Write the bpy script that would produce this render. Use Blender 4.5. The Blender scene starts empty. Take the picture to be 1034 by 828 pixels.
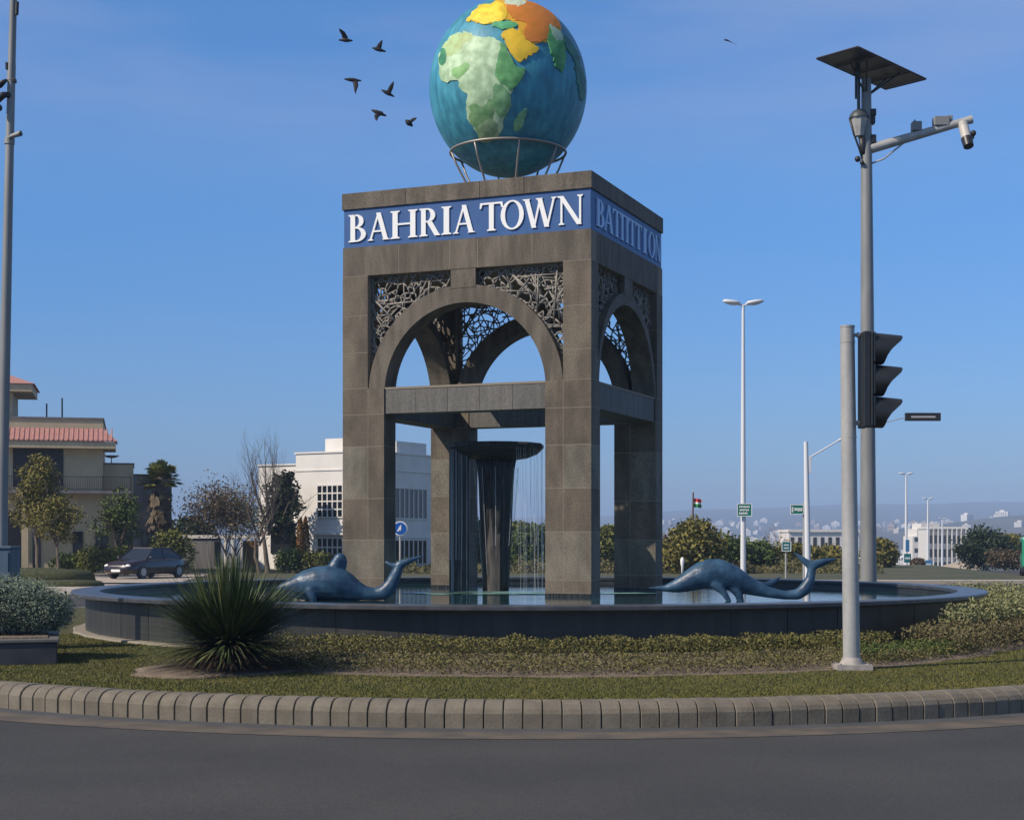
import bpy, bmesh, math, random
import numpy as np
from mathutils import Vector, Matrix, Euler
from mathutils.geometry import delaunay_2d_cdt
R = math.radians
PI = math.pi
random.seed(7)
NR = np.random.default_rng(7)
scene = bpy.context.scene
col = scene.collection

# ---------------------------------------------------------------- camera, sky, sun, exposure
F, CX, HY, CZ = 1549.0, 517.0, 545.0, 1.6
cam_d = bpy.data.cameras.new("camera"); cam = bpy.data.objects.new("camera", cam_d); col.objects.link(cam)
cam.location = (0, 0, CZ); cam.rotation_euler = (R(90), 0, 0)
cam_d.sensor_width = 36; cam_d.lens = 36*F/1034; cam_d.shift_y = (HY-414)/1034
cam_d.clip_start = .1; cam_d.clip_end = 12000
scene.camera = cam
SUN_EL, SUN_AZ = R(40), math.atan2(-.88, -.47)      # azimuth measured from +Y towards +X
sdir = Vector((math.sin(SUN_AZ)*math.cos(SUN_EL), math.cos(SUN_AZ)*math.cos(SUN_EL), math.sin(SUN_EL)))
w = bpy.data.worlds.new("World"); scene.world = w; w.use_nodes = True
nt = w.node_tree; nt.nodes.clear()
sky = nt.nodes.new('ShaderNodeTexSky'); sky.sky_type = 'NISHITA'; sky.sun_disc = False
sky.sun_elevation = SUN_EL; sky.sun_rotation = SUN_AZ
sky.air_density = 1.0; sky.dust_density = 0.4; sky.ozone_density = 3.0; sky.altitude = 300
bg = nt.nodes.new('ShaderNodeBackground'); bg.inputs[1].default_value = .112
out = nt.nodes.new('ShaderNodeOutputWorld')
tc = nt.nodes.new('ShaderNodeTexCoord'); mp = nt.nodes.new('ShaderNodeMapping')
mp.inputs['Scale'].default_value = (1.0, 1.0, 5.0)
nz = nt.nodes.new('ShaderNodeTexNoise'); nz.inputs['Scale'].default_value = 2.2; nz.inputs['Detail'].default_value = 5; nz.inputs['Roughness'].default_value = .5
rp = nt.nodes.new('ShaderNodeValToRGB'); rp.color_ramp.elements[0].position = .36; rp.color_ramp.elements[0].color = (0,0,0,1)
rp.color_ramp.elements[1].position = .7; rp.color_ramp.elements[1].color = (.8,.8,.8,1)
gr = nt.nodes.new('ShaderNodeMix'); gr.data_type = 'RGBA'; gr.blend_type = 'MULTIPLY'; gr.inputs[0].default_value = 1
gr.inputs[7].default_value = (.74, 1.0, 1.26, 1)
mx = nt.nodes.new('ShaderNodeMix'); mx.data_type = 'RGBA'
mx.inputs[7].default_value = (3.3, 3.9, 6.1, 1)
sx_ = nt.nodes.new('ShaderNodeSeparateXYZ'); nt.links.new(tc.outputs['Generated'], sx_.inputs[0])
er = nt.nodes.new('ShaderNodeValToRGB'); er.color_ramp.elements[0].position = 0; er.color_ramp.elements[0].color = (.46,.60,.92,1)
er.color_ramp.elements[1].position = .33; er.color_ramp.elements[1].color = (.60,1.02,1.42,1)
for p_, c_ in ((.09, (.46,.73,1.10,1)), (.156, (.43,.80,1.22,1)), (.232, (.46,.93,1.35,1)), (.44, (.62,.76,.86,1)), (1, (.42,.5,.54,1))):
    e_ = er.color_ramp.elements.new(p_); e_.color = c_
nt.links.new(sx_.outputs[2], er.inputs[0]); nt.links.new(er.outputs[0], gr.inputs[7])
nt.links.new(sky.outputs[0], gr.inputs[6]); nt.links.new(gr.outputs[2], mx.inputs[6]); mr = nt.nodes.new('ShaderNodeMapRange'); mr.inputs[1].default_value = .20; mr.inputs[2].default_value = .31; mr.inputs[3].default_value = .08; nt.links.new(sx_.outputs[2], mr.inputs[0])
mm_ = nt.nodes.new('ShaderNodeMath'); mm_.operation = 'MULTIPLY'; nt.links.new(rp.outputs[0], mm_.inputs[0]); nt.links.new(mr.outputs[0], mm_.inputs[1]); nt.links.new(mm_.outputs[0], mx.inputs[0])
nt.links.new(tc.outputs['Generated'], mp.inputs[0]); nt.links.new(mp.outputs[0], nz.inputs[0]); nt.links.new(nz.outputs[0], rp.inputs[0])
nt.links.new(mx.outputs[2], bg.inputs[0]); nt.links.new(bg.outputs[0], out.inputs[0])
sl = bpy.data.lights.new("sun", 'SUN'); sl.energy = 5.0; sl.angle = R(.5); sl.color = (1, .88, .74)
so = bpy.data.objects.new("sun", sl); col.objects.link(so); so.rotation_euler = sdir.to_track_quat('Z', 'Y').to_euler(); so.location = (-40, -20, 60)
vs = scene.view_settings; vs.view_transform = 'Standard'; vs.look = 'None'; vs.gamma = 1; vs.use_curve_mapping = False; vs.exposure = 0
scene.cycles.max_bounces = 6; scene.cycles.transparent_max_bounces = 12; scene.cycles.volume_bounces = 0
scene.cycles.use_adaptive_sampling = True

# ---------------------------------------------------------------- helpers
def P(x, y, D):
    """pixel of the photo at depth D -> world point"""
    return Vector(((x-CX)/F*D, D, CZ+(HY-y)/F*D))
def lerp(a, b, t): return a+(b-a)*t
MATS = {}
def mat(name, c, c2=None, rough=.7, metal=0, scale=3, bump=0, bscale=40, island=None, detail=6, spec=.5, coat=0, stretch=None, lo=.35, hi=.65, speck=0, sscale=90):
    if name in MATS: return MATS[name]
    m = bpy.data.materials.new(name); m.use_nodes = True; t = m.node_tree; n = t.nodes; L = t.links
    b = n['Principled BSDF']; b.inputs['Roughness'].default_value = rough; b.inputs['Metallic'].default_value = metal
    b.inputs['Specular IOR Level'].default_value = spec
    if coat: b.inputs['Coat Weight'].default_value = coat; b.inputs['Coat Roughness'].default_value = .08
    b.inputs['Base Color'].default_value = (*c, 1)
    tcn = n.new('ShaderNodeTexCoord'); vec = tcn.outputs['Object']
    if stretch:
        mpn = n.new('ShaderNodeMapping'); mpn.inputs['Scale'].default_value = stretch; L.new(vec, mpn.inputs[0]); vec = mpn.outputs[0]
    src = None
    if c2:
        no = n.new('ShaderNodeTexNoise'); no.inputs['Scale'].default_value = scale; no.inputs['Detail'].default_value = detail; L.new(vec, no.inputs[0])
        ra = n.new('ShaderNodeValToRGB'); ra.color_ramp.elements[0].color = (*c, 1); ra.color_ramp.elements[1].color = (*c2, 1)
        ra.color_ramp.elements[0].position = lo; ra.color_ramp.elements[1].position = hi
        L.new(no.outputs[0], ra.inputs[0]); src = ra.outputs[0]
    if island:
        ge = n.new('ShaderNodeNewGeometry'); r2 = n.new('ShaderNodeValToRGB'); L.new(ge.outputs['Random Per Island'], r2.inputs[0])
        els = r2.color_ramp.elements
        for i, cc in enumerate(island):
            pos = i/(len(island)-1) if len(island) > 1 else 0
            if i < 2: els[i].position = pos if i == 0 else 1; els[i].color = (*cc, 1)
        els[1].color = (*island[-1], 1)
        for i, cc in enumerate(island[1:-1], 1):
            e = els.new(i/(len(island)-1)); e.color = (*cc, 1)
        if src:
            mm = n.new('ShaderNodeMix'); mm.data_type = 'RGBA'; mm.blend_type = 'MULTIPLY'; mm.inputs[0].default_value = 1
            L.new(src, mm.inputs[6]); L.new(r2.outputs[0], mm.inputs[7]); src = mm.outputs[2]
        else: src = r2.outputs[0]
    if speck and src:
        n3 = n.new('ShaderNodeTexNoise'); n3.inputs['Scale'].default_value = sscale; n3.inputs['Detail'].default_value = 3; L.new(tcn.outputs['Object'], n3.inputs[0])
        r3 = n.new('ShaderNodeValToRGB'); r3.color_ramp.elements[0].position = .38; r3.color_ramp.elements[1].position = .62
        r3.color_ramp.elements[0].color = (1-speck,)*3+(1,); r3.color_ramp.elements[1].color = (1+speck,)*3+(1,); L.new(n3.outputs[0], r3.inputs[0])
        m3 = n.new('ShaderNodeMix'); m3.data_type = 'RGBA'; m3.blend_type = 'MULTIPLY'; m3.inputs[0].default_value = 1; L.new(src, m3.inputs[6]); L.new(r3.outputs[0], m3.inputs[7]); src = m3.outputs[2]
    if src: L.new(src, b.inputs['Base Color'])
    if bump:
        nb = n.new('ShaderNodeTexNoise'); nb.inputs['Scale'].default_value = bscale; nb.inputs['Detail'].default_value = 5; L.new(vec, nb.inputs[0])
        bn = n.new('ShaderNodeBump'); bn.inputs['Strength'].default_value = bump; bn.inputs['Distance'].default_value = .05
        L.new(nb.outputs[0], bn.inputs['Height']); L.new(bn.outputs[0], b.inputs['Normal'])
    MATS[name] = m; return m

def tag(o, label=None, cat=None, group=None, kind=None):
    if label: o['label'] = label
    if cat: o['category'] = cat
    if group: o['group'] = group
    if kind: o['kind'] = kind
    return o
def empty(name, loc, label, cat, group=None, rz=0):
    o = bpy.data.objects.new(name, None); o.empty_display_size = .3; col.objects.link(o)
    o.location = loc; o.rotation_euler = (0, 0, rz); return tag(o, label, cat, group)

class MB:
    def __init__(s): s.v = []; s.f = []; s.mi = []; s.m = 0
    def add(s, vs, fs):
        k = len(s.v); s.v += [tuple(x) for x in vs]
        for f in fs: s.f.append(tuple(i+k for i in f)); s.mi.append(s.m)
        return s
    def box(s, x0, x1, y0, y1, z0, z1):
        vs = [(x0,y0,z0),(x1,y0,z0),(x1,y1,z0),(x0,y1,z0),(x0,y0,z1),(x1,y0,z1),(x1,y1,z1),(x0,y1,z1)]
        return s.add(vs, [(0,3,2,1),(4,5,6,7),(0,1,5,4),(1,2,6,5),(2,3,7,6),(3,0,4,7)])
    def tube(s, pts, rad, n=10, caps=True):
        pts = [Vector(p) for p in pts]
        if not hasattr(rad, '__len__'): rad = [rad]*len(pts)
        vs = []; prev = None
        for i, p in enumerate(pts):
            d = (pts[min(i+1, len(pts)-1)]-pts[max(i-1, 0)])
            if d.length < 1e-9: d = Vector((0,0,1))
            d.normalize()
            if prev is None:
                a = Vector((1,0,0)) if abs(d.x) < .8 else Vector((0,1,0))
                u = d.cross(a).normalized()
            else:
                u = (prev-d*prev.dot(d)).normalized()
            prev = u; q = d.cross(u)
            for k in range(n):
                t = 2*PI*k/n; vs.append(p+(u*math.cos(t)+q*math.sin(t))*rad[i])
        fs = []
        for i in range(len(pts)-1):
            for k in range(n):
                a = i*n+k; b = i*n+(k+1) % n; fs.append((a, b, b+n, a+n))
        if caps: fs += [tuple(range(n))[::-1], tuple(range((len(pts)-1)*n, len(pts)*n))]
        return s.add(vs, fs)
    def lathe(s, prof, n=32, c=(0,0,0), close=False, rad_mod=None):
        vs = []
        for (r, z) in prof:
            for k in range(n):
                t = 2*PI*k/n; rr = r*(rad_mod(t, z) if rad_mod else 1)
                vs.append((c[0]+rr*math.cos(t), c[1]+rr*math.sin(t), c[2]+z))
        fs = []; m = len(prof)
        for i in range(m if close else m-1):
            for k in range(n):
                a = i*n+k; b = i*n+(k+1) % n; j = ((i+1) % m)*n
                fs.append((a, b, j+(k+1) % n, j+k))
        if not close:
            if prof[0][0] > 1e-6: fs.append(tuple(range(n))[::-1])
            if prof[-1][0] > 1e-6: fs.append(tuple(range((m-1)*n, m*n)))
        return s.add(vs, fs)
    def prism(s, poly, fn, d0, d1):
        """poly 2D list; fn(a,b,d)->3D"""
        n = len(poly); vs = [fn(a, b, d0) for a, b in poly]+[fn(a, b, d1) for a, b in poly]
        fs = [tuple(range(n)), tuple(range(n, 2*n))[::-1]]
        for i in range(n): j = (i+1) % n; fs.append((j, i, i+n, j+n))
        return s.add(vs, fs)
    def sphere(s, c, r, nu=12, nv=8):
        if not hasattr(r, '__len__'): r = (r, r, r)
        vs = [(c[0], c[1], c[2]-r[2])]
        for i in range(1, nv):
            a = -PI/2+PI*i/nv
            for k in range(nu):
                t = 2*PI*k/nu; vs.append((c[0]+r[0]*math.cos(a)*math.cos(t), c[1]+r[1]*math.cos(a)*math.sin(t), c[2]+r[2]*math.sin(a)))
        vs.append((c[0], c[1], c[2]+r[2])); fs = []
        for k in range(nu): fs.append((0, 1+(k+1) % nu, 1+k))
        for i in range(nv-2):
            for k in range(nu):
                a = 1+i*nu+k; b = 1+i*nu+(k+1) % nu; fs.append((a, b, b+nu, a+nu))
        e = len(vs)-1; o = 1+(nv-2)*nu
        for k in range(nu): fs.append((e, o+k, o+(k+1) % nu))
        return s.add(vs, fs)
    def build(s, name, m, parent=None, smooth=False, fix=True, bevel=0, loc=None):
        me = bpy.data.meshes.new(name); me.from_pydata(s.v, [], s.f)
        ms = m if isinstance(m, (list, tuple)) else [m]
        for x in ms: me.materials.append(x)
        if len(ms) > 1: me.polygons.foreach_set('material_index', s.mi)
        if fix:
            bm = bmesh.new(); bm.from_mesh(me); bmesh.ops.recalc_face_normals(bm, faces=bm.faces); bm.to_mesh(me); bm.free()
        if smooth: me.shade_smooth(); 
        me.update()
        o = bpy.data.objects.new(name, me); col.objects.link(o)
        if parent: o.parent = parent
        if loc is not None: o.location = loc
        if smooth == 'auto':
            for p in me.polygons: p.use_smooth = True
            me.set_sharp_from_angle(angle=R(35))
        if bevel:
            bv = o.modifiers.new('bevel', 'BEVEL'); bv.width = bevel; bv.segments = 2; bv.limit_method = 'ANGLE'; bv.angle_limit = R(40)
        return o

def np_mesh(name, V, nper, m, parent=None, loc=None):
    """V: (N, nper, 3) array of separate polygons"""
    N = V.shape[0]; me = bpy.data.meshes.new(name)
    me.vertices.add(N*nper); me.vertices.foreach_set('co', V.reshape(-1).astype(np.float32))
    me.loops.add(N*nper); me.loops.foreach_set('vertex_index', np.arange(N*nper, dtype=np.int32))
    me.polygons.add(N); me.polygons.foreach_set('loop_start', np.arange(0, N*nper, nper, dtype=np.int32))
    me.materials.append(m); me.update(calc_edges=True); me.validate()
    o = bpy.data.objects.new(name, me); col.objects.link(o)
    if parent: o.parent = parent
    if loc is not None: o.location = loc
    return o
def leaf_quads(pos, size, up=.3, asp=.5):
    """rhombic leaves at pos (N,3)"""
    N = len(pos); a = NR.normal(size=(N, 3)); a[:, 2] = a[:, 2]*.7+up*.5; a /= np.linalg.norm(a, axis=1)[:, None]+1e-9
    b = NR.normal(size=(N, 3)); b -= (b*a).sum(1)[:, None]*a; b /= np.linalg.norm(b, axis=1)[:, None]+1e-9
    s = size*(.6+.8*NR.random(N))[:, None]
    return np.stack([pos-a*s, pos+b*s*asp, pos+a*s, pos-b*s*asp], 1)
def clump_points(clumps, n, shell=.55):
    """clumps: (x,y,z,rx,ry,rz)"""
    cl = np.array(clumps, float); vol = (cl[:, 3]*cl[:, 4]*cl[:, 5])**(2/3); idx = NR.choice(len(cl), n, p=vol/vol.sum())
    d = NR.normal(size=(n, 3)); d /= np.linalg.norm(d, axis=1)[:, None]
    r = (shell+(1-shell)*NR.random(n))**.8*(1+.12*NR.normal(size=n))
    return cl[idx, :3]+d*cl[idx, 3:]*r[:, None]
def copy_tree(o, parent=None):
    c = o.copy(); col.objects.link(c)
    if parent: c.parent = parent
    for ch in list(o.children): copy_tree(ch, c)
    return c

# ---------------------------------------------------------------- materials
M_stone = mat('tower_stone', (.078,.064,.046), (.15,.126,.094), rough=.75, scale=1.8, bump=.15, bscale=60, island=[(.74,.71,.68),(.92,.88,.83),(1.02,1,.96),(.84,.81,.76),(1.28,1.38,1.42)], stretch=(1.6,1.6,.7), speck=.28, sscale=45)
M_stone2 = mat('tower_stone_plain', (.075,.061,.044), (.142,.12,.09), rough=.75, scale=2.2, bump=.15, bscale=60, stretch=(2.5,2.5,.5), island=[(.9,.9,.9),(1.05,1.05,1.05)], speck=.25, sscale=45)
M_mortar = mat('pale_joint', (.24,.20,.15), rough=.9)
M_wet = mat('wet_stone', (.010,.010,.010), (.075,.068,.06), rough=.38, scale=5, stretch=(6,6,.3), bump=.9, bscale=9, lo=.45, hi=.75)
M_lat = mat('lattice_metal', (.27,.245,.21), (.19,.175,.15), rough=.6, scale=8)
M_blue = mat('sign_blue', (.012,.075,.235), (.018,.09,.27), rough=.45, scale=2)
M_white = mat('white_letter', (.82,.82,.80), rough=.5)
M_letter2 = mat('pale_blue_letter', (.42,.60,.85), rough=.5)
M_granite = mat('pool_granite', (.024,.024,.022), (.044,.043,.039), rough=.45, scale=2.2, stretch=(3,3,.25), bump=.1, bscale=30, island=[(.8,.8,.8),(1.15,1.15,1.12)])
M_rim = mat('rim_granite', (.04,.043,.048), (.07,.072,.078), rough=.33, scale=5)
M_conc = mat('kerb_concrete', (.135,.116,.086), (.18,.157,.12), rough=.85, scale=5, bump=.12, bscale=40, island=[(.82,.82,.83),(1,1,1),(.93,.92,.9),(1.08,1.07,1.04)], speck=.08, sscale=60)
M_dark = mat('groove_dark', (.03,.027,.024), rough=.9)
M_asph = mat('asphalt', (.038,.037,.034), (.060,.057,.051), rough=.8, scale=.35, bump=.4, bscale=140, detail=12, speck=.3, sscale=70)
M_tan = mat('dusty_edge', (.125,.10,.072), (.075,.065,.052), rough=.9, scale=3, bump=.2, bscale=80)
M_gut = mat('gutter_concrete', (.07,.073,.076), (.052,.055,.058), rough=.85, scale=3)
M_soil = mat('bed_soil', (.13,.10,.07), (.20,.155,.11), rough=.95, scale=5, bump=.6, bscale=25)
M_lawn = mat('lawn', (.055,.058,.012), (.08,.075,.02), rough=.95, scale=1.4, bump=.5, bscale=60, detail=10)
M_blade = mat('grass_blade', (.092,.098,.014), (.13,.12,.024), rough=.8, scale=1.1, island=[(.7,.75,.6),(1,1,1),(1.25,1.15,.95)])
M_verge = mat('verge_grass', (.045,.055,.02), (.085,.078,.035), rough=.95, scale=.35, detail=10)
M_galv = mat('galvanised_steel', (.40,.40,.38), (.31,.31,.30), rough=.55, metal=.1, speck=.04, sscale=12, scale=3, stretch=(1,1,.3), bump=.05)
M_pole = mat('grey_pole_paint', (.25,.255,.25), (.19,.195,.195), rough=.55, metal=.1, scale=3, stretch=(1,1,.3))
M_lampw = mat('white_lamp_paint', (.66,.67,.68), rough=.45)
M_black = mat('black_plastic', (.014,.016,.018), (.022,.024,.026), rough=.42, scale=6)
M_blk2 = mat('black_metal', (.02,.02,.022), rough=.5)
M_gtxt = mat('sign_green', (.0,.16,.11), rough=.5)
M_btxt = mat('sign_roundel_blue', (.01,.10,.42), rough=.4)
M_glassd = mat('dark_glass', (.012,.016,.02), rough=.08, spec=.8)
M_cream = mat('cream_render', (.52,.42,.27), (.45,.365,.23), rough=.85, scale=1.5)
M_gwall = mat('grey_render', (.20,.19,.185), (.14,.13,.13), rough=.85, scale=1, stretch=(3,3,.4))
M_wwall = mat('white_render', (.72,.69,.64), (.66,.63,.575), rough=.8, scale=1)
M_tile = mat('terracotta_tile', (.36,.165,.14), (.46,.235,.20), rough=.8, scale=8)
M_door = mat('dark_timber', (.018,.014,.012), (.03,.024,.02), rough=.5, scale=5)
M_bark = mat('bark', (.10,.075,.055), (.17,.135,.10), rough=.95, scale=6, bump=.5, bscale=20, stretch=(1,1,.25))
M_bark2 = mat('grey_twigs', (.075,.06,.05), (.12,.095,.08), rough=.95, scale=6)
def leafm(name, a, b, c): return mat(name, (1,1,1), None, rough=.65, island=[a, b, c], spec=.25)
M_olive = leafm('leaf_olive', (.085,.085,.018), (.155,.14,.03), (.24,.20,.048))
M_green = leafm('leaf_green', (.035,.058,.014), (.065,.095,.022), (.105,.135,.03))
M_deep = leafm('leaf_dark', (.014,.026,.010), (.026,.042,.015), (.042,.06,.022))
M_yel = leafm('leaf_yellowgreen', (.07,.085,.018), (.135,.145,.03), (.20,.20,.045))
M_brown = leafm('leaf_brownish', (.07,.052,.028), (.12,.088,.05), (.165,.125,.075))
M_silver = leafm('leaf_silver', (.14,.18,.125), (.24,.29,.20), (.36,.40,.30))
M_cover = leafm('leaf_cover', (.07,.075,.02), (.13,.125,.034), (.20,.17,.06))
M_dry = leafm('leaf_dry', (.085,.068,.036), (.135,.112,.05), (.18,.165,.07))
M_hedge = leafm('leaf_hedge', (.11,.125,.05), (.20,.205,.09), (.29,.28,.14))
M_spike = leafm('leaf_spike', (.022,.04,.014), (.05,.075,.024), (.14,.16,.065))
M_spiked = leafm('leaf_spike_dead', (.055,.04,.03), (.09,.065,.045), (.13,.10,.065))
M_orange = leafm('leaf_orange', (.20,.095,.025), (.27,.13,.03), (.16,.10,.03))

# ---------------------------------------------------------------- ground and terrain
def tz(x, y):
    ys = [-400, 90, 500, 900, 1500, 2200, 2900, 3600, 4500, 6500]
    zs = [-.26, -.26, -8.5, -12, -8, 4, 18, 36, 78, 85]
    z = float(np.interp(y, ys, zs))
    ang = x/max(y, 50)
    if z > 18: z = 18+(z-18)*(.62+.38*min(1, max(0, (ang-.1)/.15)))
    if y > 2200:
        k = min(1, (y-2200)/1500)
        z += k*(14*math.sin(ang*7+.6)+6*math.sin(ang*23)+3*math.sin(ang*61+1) + (24 if ang > .05 else 0)*min(1, (ang-.05)/.12))
    if y > 500: z += 36*math.exp(-((x-600)/190)**2-((y-1650)/320)**2)
    if x < -30 and y > 90: z = lerp(-.26, z, .35) if y < 1500 else z
    return z
g = MB(); ysl = list(np.linspace(-60, 90, 8))+list(np.linspace(110, 900, 26))+list(np.linspace(980, 6400, 60))
nx = 90
for y in ysl:
    half = 160+abs(y)*.75
    for i in range(nx+1):
        x = -half+2*half*i/nx; g.v.append((x, y, tz(x, y)))
for j in range(len(ysl)-1):
    for i in range(nx):
        a = j*(nx+1)+i; g.f.append((a, a+1, a+nx+2, a+nx+1)); g.mi.append(0)
M_ground = mat('far_ground', (.06,.06,.04), (.10,.09,.065), rough=1, scale=.02, detail=12)
tag(g.build('ground', M_ground, smooth=True), kind='structure')

CXP, CYP = .3, 29.3                       # centre of the roundabout
def ell(t, off=0):
    """kerb outline, t from 0 at the near side; off outwards"""
    b = 14.3 if math.cos(t) > 0 else 15.5
    a = 12.0
    x, y = a*math.sin(t), -b*math.cos(t)
    n = Vector((x/a**2, y/b**2)).normalized()
    return (CXP+x+n.x*off, CYP+y+n.y*off)
def ring(name, o0, o1, z0, z1, m, n=360):
    s = MB()
    for k in range(n):
        t = 2*PI*k/n; a = ell(t, o0); b = ell(t, o1); s.v += [(*a, z0), (*b, z1)]
    for k in range(n):
        i = 2*k; j = 2*((k+1) % n); s.f.append((i, j, j+1, i+1)); s.mi.append(0)
    return tag(s.build(name, m), kind='structure')
# asphalt
rd = MB()
def sheet(s, pts, z): s.add([(x, y, z) for x, y in pts], [tuple(range(len(pts)))])
sheet(rd, [(-70,-25),(90,-25),(90,62),(60,64),(16,64),(-70,64)], -.25)
sheet(rd, [(16,64.0),(60,64.0),(56,92),(26,92)], -.25)
rd.add([(26,92,-.25),(56,92,-.25),(70,180,tz(70,180)+.05),(50,180,tz(50,180)+.05)], [(0,1,2,3)])
rd.add([(50,180,tz(50,180)+.05),(70,180,tz(70,180)+.05),(125,380,tz(120,380)+.1),(95,380,tz(100,380)+.1)], [(0,1,2,3)])
tag(rd.build('road', M_asph), kind='structure')
ring('gutter', .0, .26, -.2455, -.2455, M_gut)
ring('road_edge_strip', .26, .78, -.2458, -.2458, M_tan)
# kerb of rounded blocks
kb = MB(); core = MB()
N = 440; prof = [(0,-.25),(0,-.10),(-.02,-.055),(-.065,-.012),(-.13,.012),(-.21,.018),(-.30,.014),(-.36,.004),(-.36,-.2)]
dens = 8000; tt = np.linspace(0, 2*PI, dens+1); pt = np.array([ell(t) for t in tt]); ln = np.r_[0, np.cumsum(np.linalg.norm(np.diff(pt, axis=0), axis=1))]
T = np.interp(np.linspace(0, ln[-1], N+1), ln, tt); gap = .0055/ln[-1]*2*PI
for k in range(N):
    jit = random.uniform(-.006, .006); jz = random.uniform(-.004, .004)
    rows = []
    for t, ins in ((T[k]+gap, .010), (T[k]+gap*2.2, 0), (T[k+1]-gap*2.2, 0), (T[k+1]-gap, .010)):
        rows.append([(*ell(t, o+jit-(ins if j < 7 else 0)), z+jz-(ins if 0 < j < 8 else 0)) for j, (o, z) in enumerate(prof)])
    n = len(prof); vs = sum(rows, []); fs = [tuple(range(n)), tuple(range(3*n, 4*n))[::-1]]
    for r_ in range(3):
        for j in range(n):
            j2 = (j+1) % n; fs.append((r_*n+j2, r_*n+j, (r_+1)*n+j, (r_+1)*n+j2))
    kb.add(vs, fs)
kb.m = 1
for k in range(N):
    a, b = T[k], T[(k+1)] ; pr = [(-.03,-.25),(-.03,-.11),(-.09,-.045),(-.2,-.02),(-.34,-.02)]
    vs = [(*ell(a, o), z) for o, z in pr]+[(*ell(b, o), z) for o, z in pr]
    kb.add(vs, [(j, j+1, j+6, j+5) for j in range(4)])
tag(kb.build('kerb', [M_conc, M_dark]), kind='structure')
# lawn
lw = MB(); nt_ = 200
rads = [0, .3, .5, .6, .7, .78, .85, .92, 1]
for q in rads:
    for k in range(nt_):
        t = 2*PI*k/nt_; x, y = ell(t, -.33); lw.v.append((lerp(CXP, x, q), lerp(CYP, y, q), .0 if q < 1 else -.003))
for i in range(len(rads)-1):
    for k in range(nt_):
        a = i*nt_+k; b = i*nt_+(k+1) % nt_; lw.f.append((a, b, b+nt_, a+nt_)); lw.mi.append(0)
tag(lw.build('lawn', M_lawn), kind='structure')
# planting bed (soil) between wall and lawn
def border(t): return max(9.95, 11.5*(1-.30*abs(math.sin(t))**2))       # soil edge around the pool
sb = MB(); n_ = 120; t0, t1 = R(-27), R(100)
for k in range(n_+1):
    t = lerp(t0, t1, k/n_); r1 = border(t)+.06*math.sin(t*31)+.05*math.sin(t*77)
    if k < 8: r1 = lerp(8.6, r1, (k/8)**.5)
    for q, z in ((0, .006), (.35, .035), (.8, .03), (1, .004)):
        r = lerp(8.2, r1, q); sb.v.append((CXP+r*math.sin(t), CYP-r*math.cos(t), z))
for k in range(n_):
    for j in range(3): a = k*4+j; sb.f.append((a, a+1, a+5, a+4)); sb.mi.append(0)
tag(sb.build('planting_bed', M_soil), kind='structure')
SPK = P(232, 678, 18.7); SPK.z = 0
sm = MB(); sm.lathe([(1.05, .003), (.9, .03), (.5, .07), (0, .09)], 40, c=(SPK.x-.22, SPK.y+.02, 0), rad_mod=lambda t, z: 1+.12*math.sin(3*t+1)+.05*math.sin(7*t))
tag(sm.build('soil_mound', M_soil, smooth=True), kind='structure')
# grass blades
def in_lawn(x, y):
    dx, dy = x-CXP, y-CYP; b = np.where(dy < 0, 14.3, 15.5); o = (dx/11.66)**2+(dy/(b-.34))**2 < 1
    r = np.hypot(dx, dy); th = np.arctan2(dx, -dy); bed = (th > t0+.02) & (th < t1) & (r < np.maximum(9.95, 11.5*(1-.30*np.abs(np.sin(th))**2))-.05)
    return o & (r > 8.35) & ~bed & (np.hypot(x-SPK.x+.2, y-SPK.y) > .95)
n = 330000; gx = NR.uniform(-8.6, 8.8, n); gy = 15+NR.random(n)**1.5*11; k = in_lawn(gx, gy) & (np.abs(gx) < gy*.36+.4); gx, gy = gx[k], gy[k]
n = len(gx); th = NR.random(n)*2*PI; hgt = .010+.018*NR.random(n); wd = .0045+gy*.00012
lean = NR.normal(size=(n, 2))*.012; base = np.stack([gx, gy, np.full(n, -.002)], 1)
dx = np.stack([np.cos(th)*wd, np.sin(th)*wd, np.zeros(n)], 1)
V = np.stack([base-dx, base+dx, base+np.stack([lean[:, 0], lean[:, 1], hgt], 1)], 1)
tag(np_mesh('grass', V, 3, M_blade), 'short mown grass covering the roundabout lawn behind the kerb', 'grass', kind='stuff')

# verge, pavement and driveway beyond the roundabout
vg = MB(); sheet(vg, [(-70,64.2),(-13,64.2),(-13,150),(-90,150)], -.20); sheet(vg, [(-12.9,64.2),(24,64.2),(30,110),(-12.9,110)], -.20)
sheet(vg, [(58,64.2),(140,64.2),(160,130),(64,130)], -.20)
tag(vg.build('verge', M_verge), kind='structure')
fk = MB(); fk.box(-70, -28.5, 63.8, 64.2, -.26, -.12); fk.box(-11, 25, 63.8, 64.2, -.26, -.10); fk.box(59, 120, 63.8, 64.2, -.26, -.12)
tag(fk.build('far_kerb', mat('far_kerb_concrete', (.34,.30,.25), rough=.9)), kind='structure')
pv = MB(); sheet(pv, [(-28.5,64.2),(-14,64.2),(-16,82),(-31,80)], -.19); sheet(pv, [(-27,53),(-12.5,51),(-13.5,63.75),(-28.4,63.75)], -.235); sheet(pv, [(-11,66),(25,66),(26,69),(-11,69)], -.19)
tag(pv.build('driveway', mat('pale_paving', (.42,.36,.29), (.36,.31,.25), rough=.9, scale=1)), kind='structure')

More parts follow.
